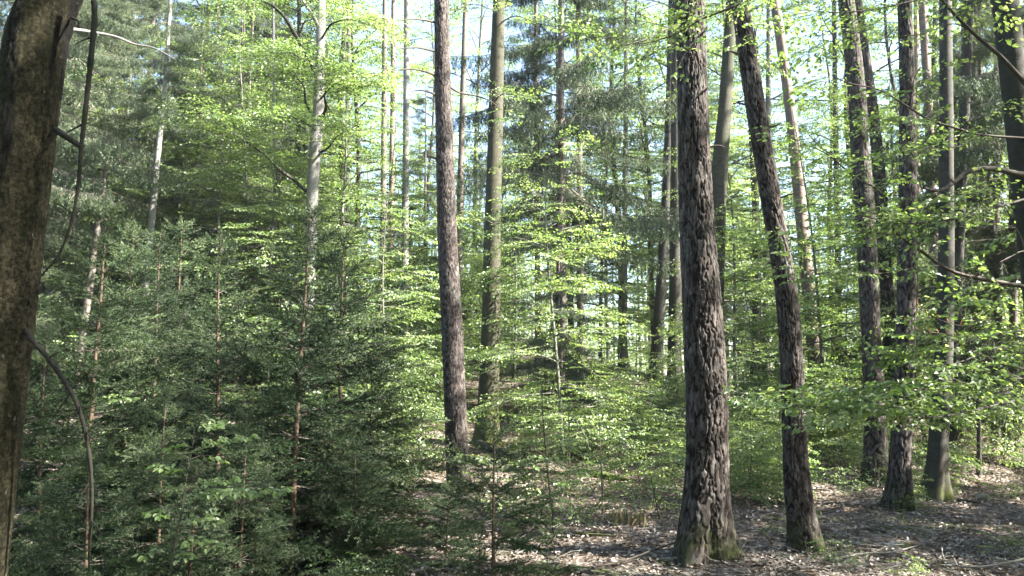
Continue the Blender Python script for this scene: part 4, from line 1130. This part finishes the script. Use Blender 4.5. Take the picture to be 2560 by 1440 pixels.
for q, (x, y, k, s) in enumerate([(9.8, 8.6, 2, 1.05), (6.5, 0.8, 2, .9), (11.3, 6.6, 2, 1.15), (13, 11, 2, 1.1)]):
    SPRUCE_T[k].place((x, y, float(height(x, y)) - .05), q * 1.9, s, "dense shade spruce added beside the viewer, outside the picture", "spruce tree", "shade spruces added beside the viewer")  # unseen spruces added to keep sun off the foreground
for q, (x, y, k, s) in enumerate([(-5.5, -3.5, 1, 1.0), (0.5, -6.5, 1, 1.1), (4.5, -5.0, 1, 1.0), (-8, 1.5, 1, 1.0), (-2.5, -8, 1, 1.2), (8.0, -1.0, 1, 1.1), (6.5, 2.6, 0, .9), (-4.4, -1.4, 1, 1.0), (3.6, -3.2, 1, 1.0), (-1.2, -5.0, 0, 1.1), (1.8, -5.2, 1, .9), (-6.5, 3.2, 1, 1.0)]):
    UNDER[k].place((x, y, float(height(x, y)) - .05), q * 1.3, s, "young shade beech added beside the viewer, outside the picture", "young beech", "young shade beeches added beside the viewer")  # unseen young beeches added to cut sky light from behind the camera

# ------------------------------------------------------------------ saplings and seedlings
# the bright sapling in front of the spruces
root = empty("bright_sapling", spot(432, 4.9)); tag(root, "thin beech sapling with large bright leaves in front of the dark spruces", "sapling")
base = np.array(root.location)
mb = MB()
P = stick(mb, [base - [0, 0, .05], at(434, 1380, 4.9), at(452, 1290, 4.9), at(465, 1200, 4.9), at(482, 1110, 4.9), at(487, 1040, 4.9)], .006, .0018, 7, 40, .05, 1)
items = []
for a, b, tx, ty, dy in [(487, 1040, 510, 1030, 0), (485, 1065, 520, 1050, -.1), (482, 1100, 600, 1085, -.2), (478, 1120, 440, 1100, .1), (472, 1160, 410, 1150, -.15), (468, 1180, 445, 1165, .1), (466, 1200, 560, 1190, -.2), (463, 1225, 590, 1225, -.35), (462, 1235, 690, 1215, -.1),
                         (458, 1260, 400, 1280, -.2), (455, 1280, 520, 1300, -.2), (450, 1300, 380, 1255, .1), (445, 1330, 520, 1360, -.2), (440, 1350, 380, 1385, -.1), (436, 1375, 460, 1385, -.2), (470, 1150, 540, 1140, .15)]:
    p0 = at(a, b, 4.9); p1 = at(tx, ty, 4.9 + dy); Q = stick(mb, [p0, (p0 + p1) / 2 + [0, 0, .015], p1], .0025, .001, 5, 10)
    d = p1 - p0; L = np.linalg.norm(d)
    n = max(1, int(L / .13))
    for q in range(n):
        items.append((p0 + d * ((q + .45) / n), d * [1, 1, .2] + [0, 0, -.02], np.array([0.05 * q, -.25, 1]), .42))
mb.build("stem", TWIG, root, base)
big = [beech_spray(90 + i, .30, .105, 2, .8, .3) for i in range(3)]
lm = MB(); bake_set(lm, big, items, 0, 1, 3, .15); lm.build("leaves", [BEECH_LEAF, TWIG], root, base)

# thin saplings with dark stems in the clearing
for i, (pix, y, lab) in enumerate([([(1382, 1292), (1374, 1230), (1366, 1150), (1358, 1050), (1354, 960)], 8.9, "thin dark stemmed sapling in the middle of the clearing"),
                           ([(1505, 1212), (1503, 1150), (1498, 1060), (1495, 940)], 10.6, "thin pale stemmed sapling left of the thickest pine"),
                           ([(1876, 1212), (1878, 1130), (1875, 1020)], 10.8, "thin straight sapling between the thickest pine and the leaning pine"),
                           ([(1246, 1235), (1243, 1180), (1242, 1150)], 10.4, "small sapling with a flat top of leaves right of the slim pine's foot"),
                           ([(1425, 1205), (1423, 1100), (1420, 1000)], 10.9, "sapling with a whitish foot left of the pale stemmed sapling"),
                           ([(1196, 1240), (1186, 1200), (1180, 1160)], 11.6, "dark dead sapling leaning on the slim pine's foot")]):
    P0 = at(*pix[0], y); g = float(height(P0[0], y)); base = np.array([P0[0], y, g])
    root = empty("thin_sapling", base); tag(root, lab, "sapling")
    mb = MB(); P = stick(mb, [base - [0, 0, .06]] + [at(a, b, y) for a, b in pix if at(a, b, y)[2] > g + .05], .011 if i < 2 else .008, .004, 7, 40, .05, i)
    items = []
    r2 = np.random.default_rng(i)
    if i != 5:
        for q in range(16):
            f = .3 + .7 * q / 15 if i != 3 else .8 + .2 * q / 15
            c = P[min(int(f * 39), 39)]; a = r2.uniform(0, 6.28)
            items.append((c, np.array([math.cos(a), math.sin(a), .15]), np.array([r2.normal(0, .2), r2.normal(0, .2), 1]), r2.uniform(.5, 1.0)))
    mb.build("stem", TWIG if i != 1 else SPRUCE_BARK, root, base)
    if items:
        lm = MB(); bake_set(lm, SPRAY_NEAR, items, 0, 1, i + 40, .2); lm.build("leaves", [BEECH_LEAF, TWIG], root, base)

def scatter_seedlings(n, pxr, yr, kinds, scl, label, group, seed):
    r2 = random.Random(seed)
    for q in range(n):
        px = r2.uniform(*pxr); y = yr[0] + (yr[1] - yr[0]) * r2.random()
        SEEDLING[r2.choice(kinds)].place(spot(px, y), r2.uniform(0, 6.28), r2.uniform(*scl), label, "beech seedling", group, (r2.gauss(0, .08), r2.gauss(0, .08)))
scatter_seedlings(50, (1330, 1700), (13.6, 21), [0, 0, 1, 2], (.5, .9), "low leafy beech seedling on the rise left of the thickest pine", "seedlings on the rise", 1)
scatter_seedlings(10, (1280, 1700), (9.2, 13), [0, 1, 3], (.7, 1.1), "sparse beech seedling on the brown clearing left of the thickest pine", "seedlings on the clearing", 2)
scatter_seedlings(46, (1825, 1960), (10.8, 19), [0, 0, 1, 2], (.5, .85), "dense beech seedling between the thickest pine and the leaning pine", "seedlings between the two pines", 3)
scatter_seedlings(30, (2020, 2170), (13.6, 20), [0, 2], (.7, 1.1), "beech seedling between the leaning pine and the close pair of pines", "seedlings before the close pair of pines", 4)
scatter_seedlings(22, (2290, 2700), (13.2, 22), [0, 1, 2], (.7, 1.1), "sunlit beech seedling beyond the mossy footed beech", "seedlings at the right", 5)
scatter_seedlings(18, (900, 1100), (12.5, 19), [0, 2], (.8, 1.3), "beech seedling behind the slim grey pine", "seedlings behind the slim pine", 6)
scatter_seedlings(16, (2030, 2520), (10.8, 14), [1, 3], (.6, 1.0), "low beech seedling on the brown floor around the close pair of pines", "low seedlings at right", 10)
scatter_seedlings(6, (1850, 2560), (7, 10.5), [3], (.5, .9), "tiny beech seedling sprouting from the brown leaf litter at right", "tiny seedlings", 7)
scatter_seedlings(9, (300, 900), (9.5, 13), [0, 2], (1.0, 1.4), "beech seedling growing among the young spruces", "seedlings among the spruces", 8)
scatter_seedlings(5, (840, 960), (6.2, 6.9), [3], (.7, 1.0), "tiny beech seedling at the bottom edge under the spruces", "tiny seedlings under the spruces", 9)

# ------------------------------------------------------------------ what lies on the floor
def floor_points(n, seed, pxr=(-150, 2700), yr=(5.0, 24)):
    r2 = np.random.default_rng(seed)
    y = yr[0] + (yr[1] - yr[0]) * r2.random(n) ** 1.7
    x = (r2.uniform(*pxr, n) - 1280) / F_PX * y
    return x, y, r2

x, y, r2 = floor_points(95000, 1)
n = len(x)
a = r2.uniform(0, 6.28, n)
patch = np.clip(.5 + .35 * wob(x, y, 1.6, 6.0), 0, 1)
B = np.stack([x, y, height(x, y) + .004 + .028 * r2.random(n)], -1)
L = r2.uniform(.022, .058, n)
N = np.stack([r2.normal(0, .45, n), r2.normal(0, .45, n), np.ones(n)], -1)
v, f, k = leaf_faces(B, np.stack([np.cos(a), np.sin(a), r2.normal(.05, .25, n)], -1), N, L, L * .62, 2, .16, -.12)
t = np.clip(r2.normal(.42, .26, n) + .12 * (patch - .5), 0, 1)
mb = MB(); mb.add(v, f, 0, np.repeat(t, k))
tag(mb.build("leaf_litter", DRY_LEAF), "carpet of dry brown and grey fallen leaves on the forest floor", "leaves", None, "stuff")

x, y, r2 = floor_points(2600, 2, (700, 2700), (5.5, 16))
n = len(x); a = r2.uniform(0, 6.28, n); L = r2.uniform(.06, .35, n) * r2.random(n) + .04
P0 = np.stack([x, y, height(x, y) + .02 + .02 * r2.random(n)], -1)
d = np.stack([np.cos(a), np.sin(a), r2.normal(.04, .10, n)], -1) * L[:, None]
bend = r2.normal(0, .25, (n, 3)) * L[:, None] * [1, 1, .2]
mb = MB()
v, f = prisms(P0, P0 + d, r2.uniform(.0015, .005, n)); mb.add(v, f)
v, f = prisms(P0 + d, P0 + d * 1.7 + bend, r2.uniform(.001, .003, n)); mb.add(v, f)
tag(mb.build("twig_litter", GREY_TWIG), "broken dead twigs strewn over the fallen leaves", "twigs", None, "stuff")

def grass(name, label, mat, spots, seed, h=(.08, .2), nb=60, spread=.14):
    r2 = np.random.default_rng(seed); mb = MB()
    for px, y in spots:
        c = np.array(spot(px, y)); n = nb
        b = c + np.stack([r2.normal(0, spread, n), r2.normal(0, spread, n), np.zeros(n)], -1)
        b[:, 2] = height(b[:, 0], b[:, 1])
        D = np.stack([r2.normal(0, .5, n), r2.normal(0, .5, n), np.ones(n)], -1)
        L = r2.uniform(*h, n)
        N = np.stack([r2.normal(0, 1, n), r2.normal(0, 1, n), np.full(n, .2)], -1)
        v, f, k = leaf_faces(b, D, N, L, L * .05 + .004, 2, .02, .35)
        mb.add(v, f, 0, np.repeat(r2.random(n), k))
    tag(mb.build(name, mat), label, "grass", None, "stuff")
grass("dry_grass", "straw coloured dead grass at the bottom under the young spruces and in the clearing", DRY_GRASS,
      [(900, 5.9), (850, 5.8), (950, 6.0), (880, 6.3), (1000, 6.1), (820, 6.2), (1560, 9.7), (1060, 6.1), (780, 5.7)], 1, (.08, .2), 50, .12)
grass("green_grass", "sparse green grass blades in the clearing", GREEN_GRASS, [(1540, 9.8), (1570, 9.9), (1290, 10.2), (1400, 10.6), (2230, 9.7)], 2, (.06, .15), 18, .2)

def lay(name, label, pix, r0, r1, mat, seed, lift=.02, twigs=()):
    """a fallen branch lying on the floor along a line of points"""
    def on(p, k):
        px, py, l = p
        d = ray(px, py); yy = 8.0
        for _ in range(30):                       # march to where this line of sight meets the floor
            q = CAM + d * (yy / d[1]); h = float(height(q[0], yy)) + l
            yy = max(3, yy - (h - q[2]) * yy / 1.9)
        q = CAM + d * (yy / d[1]); return np.array([q[0], yy, float(height(q[0], yy)) + l])
    P = [on(p, 0) for p in pix]
    base = P[0]; root = empty(name, base); tag(root, label, "branch", None)
    mb = MB(); stick(mb, P, r0, r1, 8, None, .08, seed)
    for tw in twigs: stick(mb, [on(p, 0) for p in tw], r1 * 1.1, r1 * .4, 6, None, .06, seed)
    mb.build("wood", mat, root, base)
lay("fallen_branch", "short dark fallen branch lying right of the leaning pine's foot", [(2025, 1280, .03), (2060, 1276, .05), (2105, 1268, .06)], .026, .012, TWIG, 1)
lay("fallen_branch", "long thin dark fallen branch in front of the thickest pine's foot", [(1480, 1418, .02), (1560, 1402, .05), (1640, 1372, .10), (1720, 1345, .2), (1810, 1318, .34)], .011, .004, TWIG, 2, .02, [[(1700, 1352, .17), (1735, 1375, .1), (1752, 1400, .03)]])
lay("fallen_branch", "arching pale branch lying between the close pines and the mossy footed beech", [(2280, 1262, .02), (2282, 1248, .10), (2300, 1240, .14), (2330, 1248, .12), (2370, 1266, .08), (2420, 1284, .03)], .012, .007, GREY_TWIG, 3, .02, [[(2310, 1242, .13), (2295, 1232, .18), (2290, 1222, .22)]])
lay("fallen_branch", "curved whitish fallen branch in the bottom right corner with hooked end", [(2354, 1366, .05), (2358, 1390, .03), (2372, 1408, .03), (2420, 1418, .05), (2480, 1414, .08), (2540, 1402, .12), (2600, 1385, .15)], .006, .010, GREY_TWIG, 4, .02, [[(2392, 1414, .05), (2385, 1395, .1)], [(2490, 1395, .12), (2520, 1410, .08), (2560, 1428, .03)], [(2500, 1398, .12), (2545, 1405, .12), (2590, 1392, .2)]])
lay("fallen_branch", "pale forked branch lying near the right edge above the curved whitish one", [(2430, 1322, .02), (2460, 1330, .05), (2482, 1338, .05), (2495, 1318, .14), (2500, 1300, .2)], .009, .006, GREY_TWIG, 5, .02, [[(2495, 1316, .13), (2520, 1314, .14), (2560, 1316, .12)]])
lay("fallen_branch", "dark fallen stick lying across the brown leaves under the mossy footed beech", [(2395, 1250, .02), (2440, 1255, .05), (2480, 1268, .04)], .018, .010, TWIG, 6)
lay("fallen_log", "mossy rotten log lying on the clearing left of the thickest pine", [(1478, 1184, .05), (1520, 1188, .07), (1575, 1200, .04)], .05, .035, SPRUCE_BARK, 7)
lay("fallen_branch", "short pale stick lying left of the thickest pine's foot", [(1640, 1400, .02), (1670, 1396, .03), (1700, 1398, .04)], .012, .009, PALE_BARK, 8)
lay("fallen_branch", "brown stick lying across the clearing behind the small dark spruce", [(1420, 1333, .02), (1480, 1336, .03), (1540, 1340, .02)], .016, .010, SPRUCE_BARK, 9)
lay("fallen_branch", "dead bare branch in the shade at the bottom right of the foremost spruce", [(870, 1412, .02), (900, 1360, .2), (925, 1322, .36)], .008, .004, GREY_TWIG, 10)
lay("fallen_branch", "thin pale dead stem slanting at the bottom left under the sapling", [(285, 1440, .02), (330, 1410, .08), (380, 1375, .16), (415, 1345, .22)], .006, .003, GREY_TWIG, 11)
lay("fallen_branch", "grey stick lying between the feet of the two big pines", [(1870, 1372, .02), (1915, 1366, .03), (1960, 1374, .02)], .012, .007, GREY_TWIG, 21)
lay("fallen_branch", "long grey dead branch lying on the litter right of the leaning pine, forked", [(2080, 1400, .02), (2150, 1385, .04), (2230, 1380, .05), (2300, 1362, .03)], .013, .005, GREY_TWIG, 22, .02, [[(2180, 1383, .05), (2220, 1366, .08), (2260, 1360, .06)]])
lay("fallen_branch", "dark curved stick at the bottom edge below the leaning pine", [(1960, 1432, .02), (2020, 1420, .03), (2090, 1428, .02)], .012, .006, TWIG, 23)
lay("fallen_branch", "broken dark bough lying before the close pair of pines", [(2120, 1330, .03), (2170, 1322, .05), (2215, 1330, .04)], .022, .014, TWIG, 24)
lay("fallen_log", "dark half buried log on the rise right of the olive beech's foot", [(1190, 1130, .05), (1250, 1134, .08), (1310, 1142, .05)], .07, .05, TWIG, 12)

def stone(name, label, px, y, s, seed):
    r2 = np.random.default_rng(seed)
    th, ph = np.meshgrid(np.linspace(0, 2 * PI, 25)[:-1], np.linspace(.02, PI - .02, 14))
    d = np.stack([np.sin(ph) * np.cos(th), np.sin(ph) * np.sin(th), np.cos(ph)], -1)
    r = 1 + .13 * np.sin(d[..., 0] * 4 + seed) + .1 * np.sin(d[..., 1] * 6 + d[..., 2] * 4)
    v = (d * r[..., None] * np.array(s)).reshape(-1, 3)
    i = np.arange(13)[:, None] * 24; j = np.arange(24)[None]; k = (j + 1) % 24
    f = np.stack([i + j, i + 24 + j, i + 24 + k, i + k], -1).reshape(-1, 4)
    mb = MB(); mb.add(v, f, 0, None, True)
    o = mb.build(name, STONE); o.location = spot(px, y); o.rotation_euler = (0, 0, .4); tag(o, label, "stone")
stone("flat_stone", "flat mossy stone half sunk in leaves in front of the close pair of pines", 2215, 8.45, (.20, .12, .05), 1)
stone("mossy_mound", "small rounded moss cushion right of the mossy footed beech", 2432, 11.8, (.14, .12, .07), 2)

# ------------------------------------------------------------------ far-off wood
def far_wood():
    r2 = np.random.default_rng(9); n = 90000
    px = r2.uniform(-300, 2860, n); y = r2.uniform(62, 85, n)
    x = (px - 1280) / F_PX * y
    top = 13 + 5 * np.sin(px * .011) + 4 * np.sin(px * .031 + 1) + 2.5 * np.sin(px * .09 + 2)
    gap = np.exp(-((px - 1180) / 80) ** 2) * 9 + np.exp(-((px - 2030) / 40) ** 2) * 9
    top = np.maximum(top - gap, 4)
    z = height(x, y) + top * r2.random(n) ** 1.15
    # clump by moving each leaf toward a nearby cluster centre
    B = np.stack([x + r2.normal(0, .6, n), y, z], -1)
    L = r2.uniform(.16, .34, n); a = r2.uniform(0, 6.28, n)
    N = r2.normal(0, 1, (n, 3)) + [0, 0, .4]
    v, f, k = leaf_faces(B, np.stack([np.cos(a), np.sin(a), r2.normal(-.1, .4, n)], -1), N, L, L * .7, 1)
    mb = MB(); mb.add(v, f, 0, np.repeat(np.clip(r2.normal(.5 + .2 * np.sin(x * .5), .2, n), 0, 1), k))
    m = 120; tx = (r2.uniform(-300, 2860, m) - 1280) / F_PX * 72; ty = r2.uniform(60, 84, m)
    b = np.stack([tx, ty, height(tx, ty)], -1)
    v, f = prisms(b, b + np.stack([r2.normal(0, .5, m), np.zeros(m), r2.uniform(9, 19, m)], -1), r2.uniform(.1, .22, m)); mb.add(v, f, 1)
    tag(mb.build("far_wood", [BEECH_LEAF, DARK_BEECH]), "far-off wood of pale green leaves and thin trunks closing the view", "wood", None, "stuff")
far_wood()

# ------------------------------------------------------------------ the bright air between the far trunks
def haze():
    m, nt, out = new_mat("thin_bright_air")
    v = node(nt, "ShaderNodeVolumePrincipled", Density=0.0005, Anisotropy=0.35)
    v.inputs["Color"].default_value = (0.93, 0.96, 1.0, 1)
    nt.links.new(v.outputs[0], out.inputs["Volume"])
    x0, x1, y0, y1, z0, z1 = -75, 75, -14, 92, -3, 30
    V = np.array([[x, y, z] for x in (x0, x1) for y in (y0, y1) for z in (z0, z1)], float)
    Fc = [[0, 1, 3, 2], [4, 6, 7, 5], [0, 4, 5, 1], [2, 3, 7, 6], [0, 2, 6, 4], [1, 5, 7, 3]]
    mb = MB(); mb.add(V, Fc, 0)
    tag(mb.build("haze", m), "thin bright air between the far trunks", "haze", None, "stuff")
haze()
